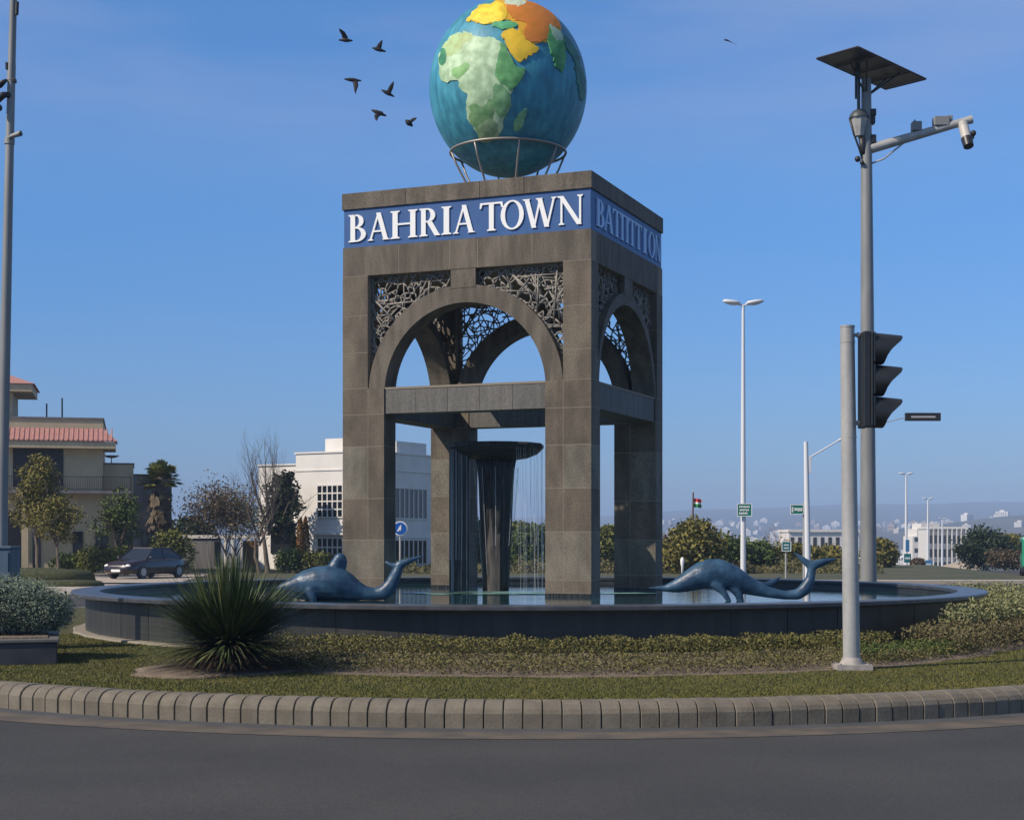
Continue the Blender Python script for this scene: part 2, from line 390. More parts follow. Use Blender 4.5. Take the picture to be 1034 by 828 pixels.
# ---------------------------------------------------------------- pool
pool = empty('fountain_pool', (CXP, CYP, 0), 'wide round dark granite pool basin in the middle of the roundabout', 'pool')
s = MB(); nP = 54
for k in range(nP):
    a0, a1 = 2*PI*k/nP+.0009, 2*PI*(k+1)/nP-.0009
    ts = [lerp(a0, a1, q/4) for q in range(5)]
    vs = [(r*math.sin(t), -r*math.cos(t), z) for (r, z) in ((8.14, -.05), (8.14, .60), (8.02, .60), (8.02, -.05)) for t in ts]
    fs = [(0,5,15-5+0,15)]
    fs = []
    for j in range(4):
        for q in range(4): a = j*5+q; b = ((j+1) % 4)*5+q; fs.append((a, a+1, b+1, b))
    fs += [(0,5,10,15), (4,19,14,9)]
    s.add(vs, fs)
s.build('outer_wall', M_granite, pool)
s = MB(); s.lathe([(8.125, -.05), (8.125, .62), (8.0, .62), (8.0, -.05)], 160, close=True); s.build('joint_backing', mat('granite_joint', (.2,.19,.16), rough=.8), pool)
s = MB(); s.lathe([(7.92, .0), (7.92, .62), (7.99, .62), (7.99, .0)], 160, close=True); s.build('inner_wall', mat('inner_granite', (.018,.02,.023), (.03,.033,.036), rough=.4, scale=4), pool)
s = MB(); s.lathe([(7.9, .625), (8.37, .625), (8.40, .64), (8.40, .685), (8.385, .70), (7.91, .70), (7.89, .69), (7.89, .64)], 220, close=True); s.build('rim', M_rim, pool, smooth='auto')
s = MB(); s.lathe([(8.13, -.02), (8.36, -.02), (8.34, .035), (8.13, .035)], 160, close=True, rad_mod=lambda t, z: 1+.003*math.sin(t*40)); s.build('footing', mat('footing_concrete', (.25,.22,.17), rough=.9), pool)
s = MB(); s.add([(7.95*math.cos(2*PI*k/64), 7.95*math.sin(2*PI*k/64), .05) for k in range(64)], [tuple(range(64))])
s.build('pool_floor', mat('pool_floor', (.03,.06,.06), rough=.6), pool)
mw = bpy.data.materials.new('pool_water'); mw.use_nodes = True; b = mw.node_tree.nodes['Principled BSDF']; L = mw.node_tree.links; n = mw.node_tree.nodes
b.inputs['Base Color'].default_value = (.018,.062,.066,1); b.inputs['Roughness'].default_value = .03; b.inputs['IOR'].default_value = 1.45; b.inputs['Specular IOR Level'].default_value = .75
tcn = n.new('ShaderNodeTexCoord'); mpn = n.new('ShaderNodeMapping'); mpn.inputs['Scale'].default_value = (.8,1.6,1); nb = n.new('ShaderNodeTexNoise'); nb.inputs['Scale'].default_value = 3.4; nb.inputs['Detail'].default_value = 4
bn = n.new('ShaderNodeBump'); bn.inputs['Strength'].default_value = .18; bn.inputs['Distance'].default_value = .014
L.new(tcn.outputs['Object'], mpn.inputs[0]); L.new(mpn.outputs[0], nb.inputs[0]); L.new(nb.outputs[0], bn.inputs['Height']); L.new(bn.outputs[0], b.inputs['Normal'])
s = MB(); s.add([(7.95*math.cos(2*PI*k/128), 7.95*math.sin(2*PI*k/128), .55) for k in range(128)], [tuple(range(128))]); tag(s.build('water', mw, loc=(CXP, CYP, 0)), kind='structure')

# ---------------------------------------------------------------- tower
W, DP = 5.13, 4.53; YAW = math.atan2(.378, .926)
NEAR = Vector((1.446, 28.0, 0)); cu = Vector((math.cos(YAW), -math.sin(YAW), 0)); cv = Vector((math.sin(YAW), math.cos(YAW), 0))
TC = NEAR-cu*(W/2)+cv*(DP/2)
tower = empty('monument_tower', (TC.x, TC.y, 0), 'square stone gateway tower with open arches and a blue name band, standing in the pool', 'monument', rz=-YAW)
hw, hd = W/2, DP/2; PT, PU = .9, .56          # pillar width on front, upper width
SD, SDU = .50, .40                            # the same on the sides
zs = [.62, .86, 1.6, 2.4, 3.41, 4.03, 4.54, 5.23, 5.95, 6.72]
G = .007
def block(s, x0, x1, y0, y1, z0, z1): s.box(x0+G, x1-G, y0+G*0, y1-G*0, z0+G, z1-G)
for sx in (-1, 1):
    for sy in (-1, 1):
        s = MB()
        def bx(u0, u1, v0, v1, z0, z1, s=s):
            xs = sorted((sx*u0, sx*u1)); ys = sorted((sy*v0, sy*v1)); s.box(xs[0], xs[1], ys[0], ys[1], z0, z1)
        s.m = 0
        zz = zs if sx*sy > 0 else [.62, .86, 1.75, 2.55, 3.35, 4.03, 4.54, 5.1, 5.9, 6.72]
        for i in range(len(zz)-1):
            z0, z1 = zz[i]+G, zz[i+1]-G
            low = zz[i] < 4.5
            bx(hw, hw-.55+G, hd, hd-(SD if low else SDU), z0, z1)
            if low: bx(hw-.55-G, hw-PT, hd, hd-SD, z0, z1)
        s.m = 1
        bx(hw-.003, hw-PT+.003, hd-.003, hd-SD+.003, .4, 4.53); bx(hw-.003, hw-.55+.003, hd-.003, hd-SDU+.003, 4.53, 6.72)
        s.m = 2
        bx(hw+.004, hw-PT-.004, hd+.004, hd-SD-.004, .3, .615)
        s.build('pillar', [M_stone, M_mortar, M_wet], tower)
def arch_face(length, pl, pu, half, flip, yaw):
    """one face: length along face, pl/pu lower and upper pillar widths; built in the face frame (a along, d inward from 0)"""
    c, sn = math.cos(yaw), math.sin(yaw)
    def fn(a, z, d):
        x, y = a, -half+d
        return (x*c-y*sn, x*sn+y*c, z)
    T_ = .5; zsx = 4.42; ri = length/2-pl; ro = length/2-pu+.005
    rz = 1.0
    ii = [(ri*math.cos(q), zsx+ri*rz*math.sin(q)) for q in np.linspace(0, PI, 41)]
    oo = [(ro*math.cos(q), zsx+(6.42-zsx)*math.sin(q)) for q in np.linspace(0, PI, 41)]
    s = MB(); n = 41; d0, d1 = .02, T_
    vs = [fn(a, z, d0) for a, z in ii]+[fn(a, z, d0) for a, z in oo]+[fn(a, z, d1) for a, z in ii]+[fn(a, z, d1) for a, z in oo]; fs = []
    for k in range(n-1):
        fs += [(k, k+1, n+k+1, n+k), (2*n+k+1, 2*n+k, 3*n+k, 3*n+k+1), (k+1, k, 2*n+k, 2*n+k+1), (n+k, n+k+1, 3*n+k+1, 3*n+k)]
    fs += [(0, n, 3*n, 2*n), (n-1, 3*n-1, 4*n-1, 2*n-1)]
    s.add(vs, fs); s.build('arch', M_stone2, tower)
    s = MB(); cw = .255
    s.prism([(-cw, 6.36), (cw, 6.36), (cw, 6.718), (-cw, 6.718)], fn, .012, T_-.02); s.build('keystone', M_stone2, tower)
    # tie beam with paler joints
    s = MB(); nb_ = 5; a0, a1 = -(length/2-pl)+.002, (length/2-pl)-.002
    for k in range(nb_):
        x0, x1 = lerp(a0, a1, k/nb_)+.004, lerp(a0, a1, (k+1)/nb_)-.004
        s.prism([(x0, 4.035), (x1, 4.035), (x1, 4.50), (x0, 4.50)], fn, .03, SD-.02 if half == hd else .6)
    s.m = 1
    s.prism([(a0+.01, 4.05), (a1-.01, 4.05), (a1-.01, 4.49), (a0+.01, 4.49)], fn, .042, .455)
    s.prism([(a0, 4.50), (a1, 4.50), (a1, 4.54), (a0, 4.54)], fn, .02, .47)
    s.build('tie_beam', [mat('beam_stone', (.095,.09,.078), (.128,.122,.108), rough=.7, scale=2.5, stretch=(4,4,.5), speck=.2, sscale=45, island=[(.85,.85,.87),(1.08,1.08,1.08)]), M_mortar], tower)
    # lattice panels
    rnd = random.Random(int(yaw*10)+5)
    for side in (-1, 1):
        s = MB(); x0, x1 = cw, length/2-pu; z1 = 6.72
        def inside(a, z): return x0-.01 <= a <= x1+.01 and z <= z1+.01 and ((a/ro)**2+((z-zsx)/(6.42-zsx))**2) >= .98
        pts = []
        tries = 0
        while len(pts) < 120 and tries < 9000:
            tries += 1; a = rnd.uniform(x0, x1); z = rnd.uniform(4.6, z1)
            if inside(a, z) and all((a-p[0])**2+(z-p[1])**2 > .10**2 for p in pts): pts.append((a, z))
        for q in range(9): pts.append((lerp(x0, x1, q/8), z1))
        for q in range(12): pts.append((x1, lerp(4.9, z1, q/11)))
        for q in np.linspace(.15, 1.45, 16): pts.append((ro*math.cos(q), zsx+(6.42-zsx)*math.sin(q)))
        edge_ = [(x0, 6.46), (x0, z1-.01), (x1, z1-.01), (x1, 4.85)]
        s.tube([fn(side*a_, b_, .2) for a_, b_ in edge_], .022, 5)
        s.tube([fn(side*ro*math.cos(q), zsx+(6.42-zsx)*math.sin(q)*1.0, .2) for q in np.linspace(.2, 1.44, 14)], .03, 5)
        def bar(p, q, r, dd):
            a = fn(side*p[0], p[1], .17+dd); b_ = fn(side*q[0], q[1], .17+dd+rnd.uniform(-.015, .015)); s.tube([a, b_], r, 5)
        for i, p in enumerate(pts):
            nn = sorted((math.dist(p, q), j) for j, q in enumerate(pts) if j != i)
            for dd, j in nn[:3]:
                if dd < .34 and inside((p[0]+pts[j][0])/2, (p[1]+pts[j][1])/2): bar(p, pts[j], rnd.uniform(.012, .019), rnd.uniform(-.012, .012))
        for _ in range(60):                    # long crossing bars
            a = rnd.uniform(x0, x1); z = rnd.uniform(5.0, z1); ang = rnd.choice([0, PI/2, PI/4, -PI/4, PI/3, -PI/3])+rnd.uniform(-.12, .12); ln_ = rnd.uniform(.25, .6)
            seg = [(a+math.cos(ang)*q, z+math.sin(ang)*q) for q in np.linspace(-ln_, ln_, 25)]; run = []
            i0 = 12
            if not inside(*seg[12]): continue
            i1 = i0
            while i0 > 0 and inside(*seg[i0-1]): i0 -= 1
            while i1 < 24 and inside(*seg[i1+1]): i1 += 1
            seg = seg[i0:i1+1]
            if len(seg) > 5: bar(seg[0], seg[-1], rnd.uniform(.012, .02), rnd.uniform(-.02, .03))
        s.build('lattice_panel', M_lat, tower, smooth=True)
arch_face(W, PT, PU, hd, 1, 0)
arch_face(W, PT, PU, hd, 1, PI)
arch_face(DP, SD, SDU, hw, 1, PI/2)
arch_face(DP, SD, SDU, hw, 1, -PI/2)
# entablature, sign band, cornice
s = MB()
us = [-hw, -1.35, -.28, .28+.02, 1.4, hw]
for i in range(5): s.box(us[i]+G, us[i+1]-G, -hd, -hd+.3, 6.72+G, 7.28)
for i in range(5): s.box(us[i]+G, us[i+1]-G, hd-.3, hd, 6.72+G, 7.28)
vs_ = [-hd+.3, -1.0, .4, hd-.3]
for i in range(3):
    for sx in (-1, 1):
        xx = sorted((sx*hw, sx*(hw-.3))); s.box(xx[0], xx[1], vs_[i]+G, vs_[i+1]-G, 6.72+G, 7.28)
s.m = 1; s.box(-hw+.003, hw-.003, -hd+.003, hd-.003, 6.72, 7.27)
s.build('lintel', [M_stone2, M_mortar], tower)
s = MB(); s.box(-hw+.02, hw-.02, -hd+.02, hd-.02, 7.282, 8.02); band = s.build('sign_band', M_blue, tower)
s = MB()
for i in range(4):
    e = [-hw-.015, -1.2, .35, 1.25, hw+.015]
    s.box(e[i]+.002, e[i+1]-.002, -hd-.015, hd+.015, 8.022, 8.34)
s.build('cornice', M_stone2, tower, bevel=.008)

# serif lettering -------------------------------------------------
def arc(cx, cz, rx, rz, a0, a1, n=22): return [(cx+rx*math.cos(R(lerp(a0, a1, k/n))), cz+rz*math.sin(R(lerp(a0, a1, k/n)))) for k in range(n+1)]
def band_arc(cx, cz, ro, rzo, ri, rzi, a0, a1, cxi=None):
    o_ = arc(cx, cz, ro, rzo, a0, a1); i_ = arc(cx if cxi is None else cxi, cz, ri, rzi, a0, a1)
    return [[o_[k], o_[k+1], i_[k+1], i_[k]] for k in range(len(o_)-1)]
def stem(x, w_, z0=0, z1=1, sb_=.07, bot=True, top=True):
    r = [[(x, z0), (x+w_, z0), (x+w_, z1), (x, z1)]]
    if bot: r += [[(x-sb_, z0), (x+w_+sb_, z0), (x+w_+sb_*.9, z0+.035), (x+w_, z0+.07), (x, z0+.07), (x-sb_*.9, z0+.035)]]
    if top: r += [[(x-sb_, z1), (x-sb_*.9, z1-.035), (x, z1-.07), (x+w_, z1-.07), (x+w_+sb_*.9, z1-.035), (x+w_+sb_, z1)]]
    return r
def diag(x0, z0, x1, z1, wd_): return [[(x0, z0), (x0+wd_, z0), (x1+wd_, z1), (x1, z1)]]
TW, TN = .165, .06
def serif(x, z, l, up): return [[(x-l, z), (x+l, z), (x+l*.8, z+up*.035), (x+l*.3, z+up*.06), (x-l*.3, z+up*.06), (x-l*.8, z+up*.035)]]
GL = {
 'I': (.34, lambda: stem(.085, TW)),
 'B': (.62, lambda: stem(.07, TW)+band_arc(.27, .755, .27, .245, .11, .19, -90, 90)+band_arc(.27, .27, .35, .27, .18, .215, -90, 90)+[[(.2, .94), (.28, .94), (.28, 1), (.2, 1)], [(.2, .49), (.28, .49), (.28, .545), (.2, .545)], [(.2, 0), (.28, 0), (.28, .055), (.2, .055)]]),
 'R': (.76, lambda: stem(.07, TW)+band_arc(.28, .745, .30, .255, .13, .2, -90, 90)+[[(.2, .945), (.29, .945), (.29, 1), (.2, 1)], [(.2, .49), (.29, .49), (.29, .545), (.2, .545)]]+diag(.56, 0, .27, .52, .19)+serif(.69, 0, .07, 1)),
 'H': (.88, lambda: stem(.07, TW)+stem(.645, TW)+[[(.2, .48), (.67, .48), (.67, .545), (.2, .545)]]),
 'A': (.86, lambda: diag(.08, 0, .39, 1, TN+.01)+diag(.62, 0, .34, 1, TW+.005)+[[(.2, .3), (.64, .3), (.62, .36), (.22, .36)]]+serif(.12, 0, .115, 1)+serif(.71, 0, .14, 1)),
 'T': (.80, lambda: stem(.32, TW, top=False)+[[(.02, .935), (.78, .935), (.78, 1), (.02, 1)], [(.0, .80), (.05, .80), (.09, .94), (.02, 1), (.01, .97)], [(.80, .80), (.75, .80), (.71, .94), (.78, 1), (.79, .97)]]),
 'O': (.92, lambda: band_arc(.46, .5, .46, .52, .285, .465, 0, 360)),
 'W': (1.22, lambda: diag(.33, -.02, .07, 1, TW)+diag(.38, -.02, .60, 1, TN+.01)+diag(.79, -.02, .53, 1, TW)+diag(.85, -.02, 1.09, 1, TN+.01)+serif(.14, 1, .14, -1)+serif(.60, 1, .13, -1)+serif(1.12, 1, .1, -1)),
 'N': (.98, lambda: stem(.13, TN+.01, top=False)+stem(.80, TN+.01, bot=False, z0=-.02)+diag(.72, -.02, .06, 1, TW+.01)+serif(.12, 1, .12, -1)),
 'P': (.80, lambda: stem(.08, .15, top=False)+stem(.56, .15, top=False)+[[(.0, .93), (.8, .93), (.8, 1), (.0, 1)]]),
}
def letter(ch, a0, a1, z0, z1, fn, m):
    adv, f = GL[ch]; s = MB(); kx = (a1-a0)/adv; kz = z1-z0
    for i, poly in enumerate(f()):
        e = .0004*(i % 9)
        s.prism([(a0+x*kx, z0+z*kz) for x, z in poly], fn, -.006, .028+e)
    return s.build('letter', m, band)
def w_of(x): t = (x-CX)/F; return (1.446-28*t)/(.926+.378*t)
def v_of(x): t = (x-CX)/F; return (28*t-1.446)/(.378-.926*t)
front = lambda a, z, d: (a, -hd+.02-d, z)
side = lambda a, z, d: (hw-.02+d, a, z)
for ch, x0, x1 in (('B',352,369.5),('A',371,393.8),('H',394.3,421.7),('R',423.4,444.6),('I',445.3,456.5),('A',457.3,480),('T',484.5,507.9),('O',505.6,529),('W',527.6,562.2),('N',562.4,590)):
    letter(ch, hw-w_of(x0), hw-w_of(x1), 7.385, 7.915, front, M_white)
for ch, x0, x1 in (('B',602.3,610.1),('A',609.9,619.4),('T',618.8,627),('P',626.8,635),('T',634.8,642),('T',641.6,648),('I',649,653.6),('O',654.8,661.3),('N',661.3,667.3)):
    letter(ch, -hd+v_of(x0), -hd+v_of(x1), 7.39, 7.90, side, M_letter2)

# ---------------------------------------------------------------- globe
GC = Vector((-.08, 31.1, 10.73)); RX, RZ = 1.6, 1.77
gstand = empty('globe_stand', (GC.x, GC.y, 8.34), 'thin metal ring stand with curved legs holding the globe on the tower roof', 'stand')
s = MB(); s.tube([(1.17*math.cos(t), 1.17*math.sin(t), 1.09) for t in np.linspace(0, 2*PI, 65)], .026, 8, caps=False); s.build('ring', mat('stand_metal', (.30,.27,.24), rough=.5, metal=.5), gstand, smooth=True)
for k in range(8):
    a = 2*PI*k/8+.19; pts = [(1.17, 1.09), (1.06, .82), (.9, .52), (.74, .25), (.62, .002)]
    s = MB(); s.tube([(r*math.cos(a), r*math.sin(a), z) for r, z in pts], .022, 7); s.build('leg', MATS['stand_metal'], gstand, smooth=True)
globe = empty('earth_globe', GC-Vector((0, 0, RZ)), 'large painted earth globe showing Africa, on top of the tower', 'globe')
def gp(u): return Vector((u.x*RX, u.y*RX, u.z*RZ+RZ))
s = MB(); s.sphere((0, 0, RZ), (RX-.005, RX-.005, RZ-.005), 96, 64)
M_ocean = mat('globe_ocean', (.026,.18,.27), (.065,.32,.42), rough=.5, scale=2.6, stretch=(3,3,.45), bump=.06, bscale=8, speck=.12, sscale=3, detail=9, lo=.3, hi=.7)
s.build('ocean_sphere', M_ocean, globe, smooth=True)
el = math.atan2(GC.z-CZ, GC.y); Dv = Vector((0, -math.cos(el), -math.sin(el))); Uv = Vector((0, -math.sin(el), math.cos(el))); Rv = Vector((1, 0, 0))
# real longitudes turned with the globe: patch outlines given on the visible side of the sphere
def patch(poly, c, c2, h, name='continent'):
    q = [((420+x/4.356-513)/80.0, -(y/4.356-89.5)/91.0) for x, y in poly]
    q = [p for i in range(len(q)) for p in ((lerp(q[i][0], q[(i+1) % len(q)][0], .22), lerp(q[i][1], q[(i+1) % len(q)][1], .22)), (lerp(q[i][0], q[(i+1) % len(q)][0], .78), lerp(q[i][1], q[(i+1) % len(q)][1], .78)))]
    h = .019+(h-.045)*.6
    # refine outline with small jitter
    rnd = random.Random(len(poly)*7+int(poly[0][0])); out_ = []
    for i in range(len(q)):
        a = Vector(q[i]); b_ = Vector(q[(i+1) % len(q)]); n = max(1, int((b_-a).length/.028))
        for k in range(n):
            p = a.lerp(b_, k/n)
            if k: p += Vector((rnd.uniform(-1, 1), rnd.uniform(-1, 1)))*.019
            if p.length > .985: p = p.normalized()*.985
            out_.append(p)
    n0 = len(out_)
    from mathutils.geometry import intersect_point_line
    pts = list(out_)
    def ins(p):
        c_ = False; j = n0-1
        for i in range(n0):
            a, b_ = out_[i], out_[j]
            if (a.y > p.y) != (b_.y > p.y) and p.x < (b_.x-a.x)*(p.y-a.y)/(b_.y-a.y)+a.x: c_ = not c_
            j = i
        return c_
    for gx_ in np.arange(-1, 1, .045):
        for gy_ in np.arange(-1, 1, .045):
            p = Vector((gx_+.013*math.sin(gy_*70), gy_))
            if p.length < .97 and ins(p) and min((p-o_).length for o_ in out_) > .02: pts.append(p)
    v2, e2, f2, *_ = delaunay_2d_cdt(pts, [(i, (i+1) % n0) for i in range(n0)], [], 1, 1e-5)
    s = MB(); hv = []
    for i, p in enumerate(v2):
        r2 = min(.999, p.length_squared); u = Rv*p.x+Uv*p.y+Dv*math.sqrt(1-r2)
        u.normalize(); edge = i < n0
        k = 1+(h*(.8 if edge else 1+.12*math.sin(p.x*40)*math.sin(p.y*37)))/RX
        hv.append((u, k))
    top = [gp(u*k) for u, k in hv]; bot = [gp(u*.985) for u, k in hv]
    fs = [tuple(f) for f in f2]; nv = len(top)
    cnt = {}
    for f in fs:
        for a, b_ in zip(f, f[1:]+f[:1]): cnt[(a, b_)] = 1
    sk = [(a, b_) for (a, b_) in cnt if (b_, a) not in cnt]
    s.add(top+bot, fs+[(b_, a, a+nv, b_+nv) for a, b_ in sk])
    key = 'globe_paint_%02d' % len([m for m in MATS if m.startswith('globe_paint')])
    o = s.build(name, mat(key, c, c2, rough=.6, scale=5, detail=9, bump=.12, bscale=9, speck=.14, sscale=5, lo=.3, hi=.7), globe, smooth='auto'); return o
LG, LG2 = (.34,.52,.29), (.50,.66,.43)
patch([(130,195),(175,150),(245,143),(275,165),(340,163),(375,185),(395,200),(420,250),(440,290),(480,290),(470,330),(415,395),(420,430),(410,470),(385,510),(380,560),(330,605),(285,605),(265,545),(235,515),(230,430),(240,400),(205,385),(200,345),(170,345),(125,355),(110,320),(115,290),(105,265),(120,215)], LG, LG2, .045)
patch([(372,185),(395,200),(420,250),(440,290),(478,292),(468,330),(415,393),(398,365),(360,345),(352,290),(370,230)], (.08,.30,.10), (.16,.42,.15), .06)
patch([(345,350),(395,372),(413,400),(417,430),(405,470),(380,505),(355,480),(340,440)], (.13,.34,.14), (.24,.45,.22), .06)
patch([(130,200),(175,155),(245,148),(262,170),(215,200),(195,235),(160,250),(140,240)], (.42,.52,.20), (.34,.50,.24), .055)
patch([(120,212),(142,215),(146,268),(124,288),(108,268)], (.03,.20,.10), (.05,.28,.13), .058)
patch([(165,300),(235,265),(250,290),(215,330),(175,335)], (.16,.40,.12), (.26,.48,.18), .058)
patch([(240,440),(300,455),(340,410),(350,470),(335,520),(300,600),(285,600),(267,545),(240,512)], (.12,.32,.12), (.24,.40,.18), .056)
patch([(275,520),(335,500),(372,540),(330,600),(290,600)], (.20,.34,.16), (.28,.40,.22), .066)
YE, YE2 = (.74,.50,.02), (.82,.62,.05)
patch([(222,97),(258,48),(330,18),(400,8),(490,4),(565,28),(615,78),(640,137),(585,172),(540,188),(505,196),(440,150),(452,112),(400,88),(330,110),(270,100)], (.70,.40,.02), (.62,.30,.02), .03)
patch([(225,95),(260,50),(330,22),(380,18),(405,60),(395,95),(330,110),(300,115),(270,98),(235,103)], YE, YE2, .05)
patch([(330,120),(360,98),(410,100),(450,110),(440,125),(380,132)], (.06,.33,.14), (.12,.42,.2), .045)
patch([(398,42),(405,12),(470,36),(490,8),(560,30),(610,80),(637,135),(600,122),(575,110),(580,170),(540,185),(480,180),(470,135),(490,108),(440,95),(405,65)], (.62,.22,.02), (.50,.15,.02), .05)
patch([(385,14),(440,3),(487,17),(470,34),(400,32)], (.55,.62,.45), (.48,.58,.42), .055)
patch([(370,145),(450,130),(470,160),(500,190),(540,210),(520,235),(450,270),(430,250),(400,200)], YE, (.70,.44,.02), .055)
patch([(575,110),(600,125),(640,185),(650,240),(635,320),(610,290),(580,200),(568,175)], (.06,.28,.08), (.1,.34,.12), .05)
patch([(575,106),(612,130),(638,160),(640,184),(602,184)], (.38,.52,.38), (.3,.46,.3), .06)
patch([(643,145),(690,200),(722,280),(740,350),(742,410),(727,445),(707,400),(700,320),(682,250),(645,200)], (.04,.15,.13), (.06,.22,.17), .045)
patch([(490,455),(480,500),(460,550),(430,560),(428,520),(450,480)], (.14,.38,.18), (.22,.46,.24), .045, 'island')
patch([(180,232),(205,215),(222,222),(205,240)], (.45,.56,.3), LG, .062)

# ---------------------------------------------------------------- fountain inside the tower
FX, FY = -.32, 30.9
fo = empty('table_fountain', (FX, FY, 0), 'dark wet stone table fountain with a wide disc on a tapering stem, inside the tower', 'fountain')
wob = lambda t, z: 1+.012*math.sin(t*14)+.008*math.sin(t*31)
s = MB(); s.lathe([(.3, 3.19), (.62, 3.24), (.82, 3.32), (.95, 3.45), (.955, 3.50), (.92, 3.53), (.5, 3.52), (0, 3.52)], 72, rad_mod=wob); s.build('disc', M_wet, fo, smooth=True)
s = MB(); s.lathe([(.245, .5), (.26, .8), (.285, 1.4), (.315, 2.0), (.345, 2.7), (.365, 3.0), (.40, 3.22)], 72, rad_mod=lambda t, z: 1+.035*math.sin(t*17)+.02*math.sin(t*29+z)); s.build('stem', M_wet, fo, smooth=True)
s = MB(); s.lathe([(.25, .5), (.262, .55), (.262, 2.08), (.245, 2.085)], 48, rad_mod=lambda t, z: (1.17+.02*math.sin(t*9)) if (-2.7 < (t if t < PI else t-2*PI) < -1.2) else .9); s.build('stone_sleeve', mat('sleeve_stone', (.10,.085,.07), (.03,.027,.025), rough=.5, scale=5, stretch=(4,4,.5)), fo)
s = MB(); s.box(-.93, -.53, -.42, -.02, .4, 3.44); s.build('side_pier', M_wet, fo, bevel=.03)
mf = bpy.data.materials.new('falling_water'); mf.use_nodes = True; b = mf.node_tree.nodes['Principled BSDF']
b.inputs['Base Color'].default_value = (.75,.8,.85,1); b.inputs['Roughness'].default_value = .15; b.inputs['Alpha'].default_value = .38
s = MB(); rnd = random.Random(3)
for k in range(24):
    a = rnd.uniform(-1.2, 1.3); r = .93
    x, y = r*math.cos(a), r*math.sin(a); zb = rnd.choice([.55, .55, 1.0, 1.5]); pts = []
    for q in range(9):
        z = lerp(3.42, zb, q/8); pts.append((x*(1+.02*q/8)+rnd.uniform(-.006, .006), y*(1+.02*q/8), z))
    s.tube(pts, [.002+.0013*rnd.random() for _ in pts], 4, caps=False)
wp = s.build('falling_water', mf, fo); wp['kind'] = 'stuff'
s = MB()
for k in range(9):
    a = rnd.uniform(-PI, PI); r = .3+.01*rnd.random(); x, y = math.cos(a), math.sin(a); 
    pts = [(x*lerp(.475, .285, q/6), y*lerp(.475, .285, q/6), lerp(3.05, .7, q/6)) for q in range(7)]
    if rnd.random() < .5: pts = pts[:rnd.randint(3, 6)]
    s.tube(pts, .004, 4, caps=False)
for k in range(12):
    x = rnd.uniform(-.92, -.54); s.tube([(x, -.426, 3.4), (x+rnd.uniform(-.01,.01), -.43, 2.0), (x, -.426, rnd.choice([.55, 1.2]))], .0035, 4, caps=False)
wp = s.build('water_film', mf, fo); wp['kind'] = 'stuff'
# foam
s = MB(); rnd = random.Random(11)
M_foam = mat('foam', (.16,.36,.31), (.32,.52,.46), rough=.35, scale=6)
for k in range(26):
    cx_, cy_ = rnd.gauss(-.1, .8), rnd.gauss(-.9, .5); rx_, ry_ = rnd.uniform(.2, .6), rnd.uniform(.10, .3); n = 22
    vs = [(cx_+rx_*math.cos(t)*(1+.2*math.sin(3*t+k)), cy_+ry_*math.sin(t)*(1+.2*math.sin(5*t+k)), .556+.0007*k) for t in np.linspace(0, 2*PI, n, endpoint=False)]
    s.add(vs, [tuple(range(n))])
tag(s.build('foam', M_foam, loc=(FX, FY, 0)), 'pale green foam and ripples floating around the foot of the table fountain', 'foam', kind='stuff')

# ---------------------------------------------------------------- whale sculptures
M_whale = mat('blue_fibreglass', (.014,.042,.085), (.05,.12,.19), rough=.42, scale=4, detail=9, bump=.25, bscale=10, lo=.4, hi=.75)
def whale(name, origin, chains, label, dv=26.6):
    k = dv/F; ox, oy = origin; s = MB()
    for ch in chains:
        pts = [((x-ox)*k, (p[3] if len(p := (x, y, r, *rest)) > 3 else 0), (oy-y)*k, r*k) for (x, y, r, *rest) in ch]
        P_ = np.array(pts); d = np.r_[0, np.cumsum(np.linalg.norm(np.diff(P_[:, :3], axis=0), axis=1))]
        n = int(d[-1]/.012)+2; u = np.linspace(0, d[-1], n)
        # smooth interpolation
        Q = np.stack([np.interp(u, d, P_[:, i]) for i in range(4)], 1)
        for _ in range(6):
            Q[1:-1] = (Q[:-2]+2*Q[1:-1]+Q[2:])/4
        for x, y, z, r in Q[::2]:
            r = max(r, .011); s.sphere((x, y, z), (r, r*.92 if r > .1 else r, r), 14, 9)
    o = s.build(name, M_whale, fix=False)
    o.location = ((ox-CX)*k, dv, CZ+(HY-oy)*k)
    rm = o.modifiers.new('r', 'REMESH'); rm.mode = 'VOXEL'; rm.voxel_size = .017; rm.use_smooth_shade = True
    smo = o.modifiers.new('s', 'SMOOTH'); smo.factor = .5; smo.iterations = 6
    dg = bpy.context.evaluated_depsgraph_get(); me = bpy.data.meshes.new_from_object(o.evaluated_get(dg)); o.modifiers.clear(); o.data = me; me.shade_smooth()
    tag(o, label, 'sculpture', 'blue sculptures in the pool'); return o
whale('whale_sculpture', (350, 606), [
 [(279,594,1.5),(287,593,5),(298,591.5,9),(310,589.5,14),(322,588.5,17),(334,588.5,18),(345,590.5,15.5),(355,594.5,11.5),(365,598,8),(378,600,6.3),(388,598,7.6),(395,590.5,7),(399,582,6),(402,575,5),(404,570,4.2)],
 [(404,570,4.4),(412,566.5,3.4),(420,563.5,2),(429,561.5,.8)], [(402,572,4),(396,571,3),(389,567,1.2)],
 [(334,582,10),(338,574,7.5),(341,567,6),(343.5,563,5.8),(347,567,4.2),(347,572,3)],
 [(314,594,6,-.15),(317,601,4.5,-.2),(319,607,3,-.2)], [(300,597,5,.12),(300,603,3,.18)], [(292,598,4),(312,602,5),(340,602,6),(365,603,3)]],
 'blue whale sculpture with its head to the left, beside the left pillar')
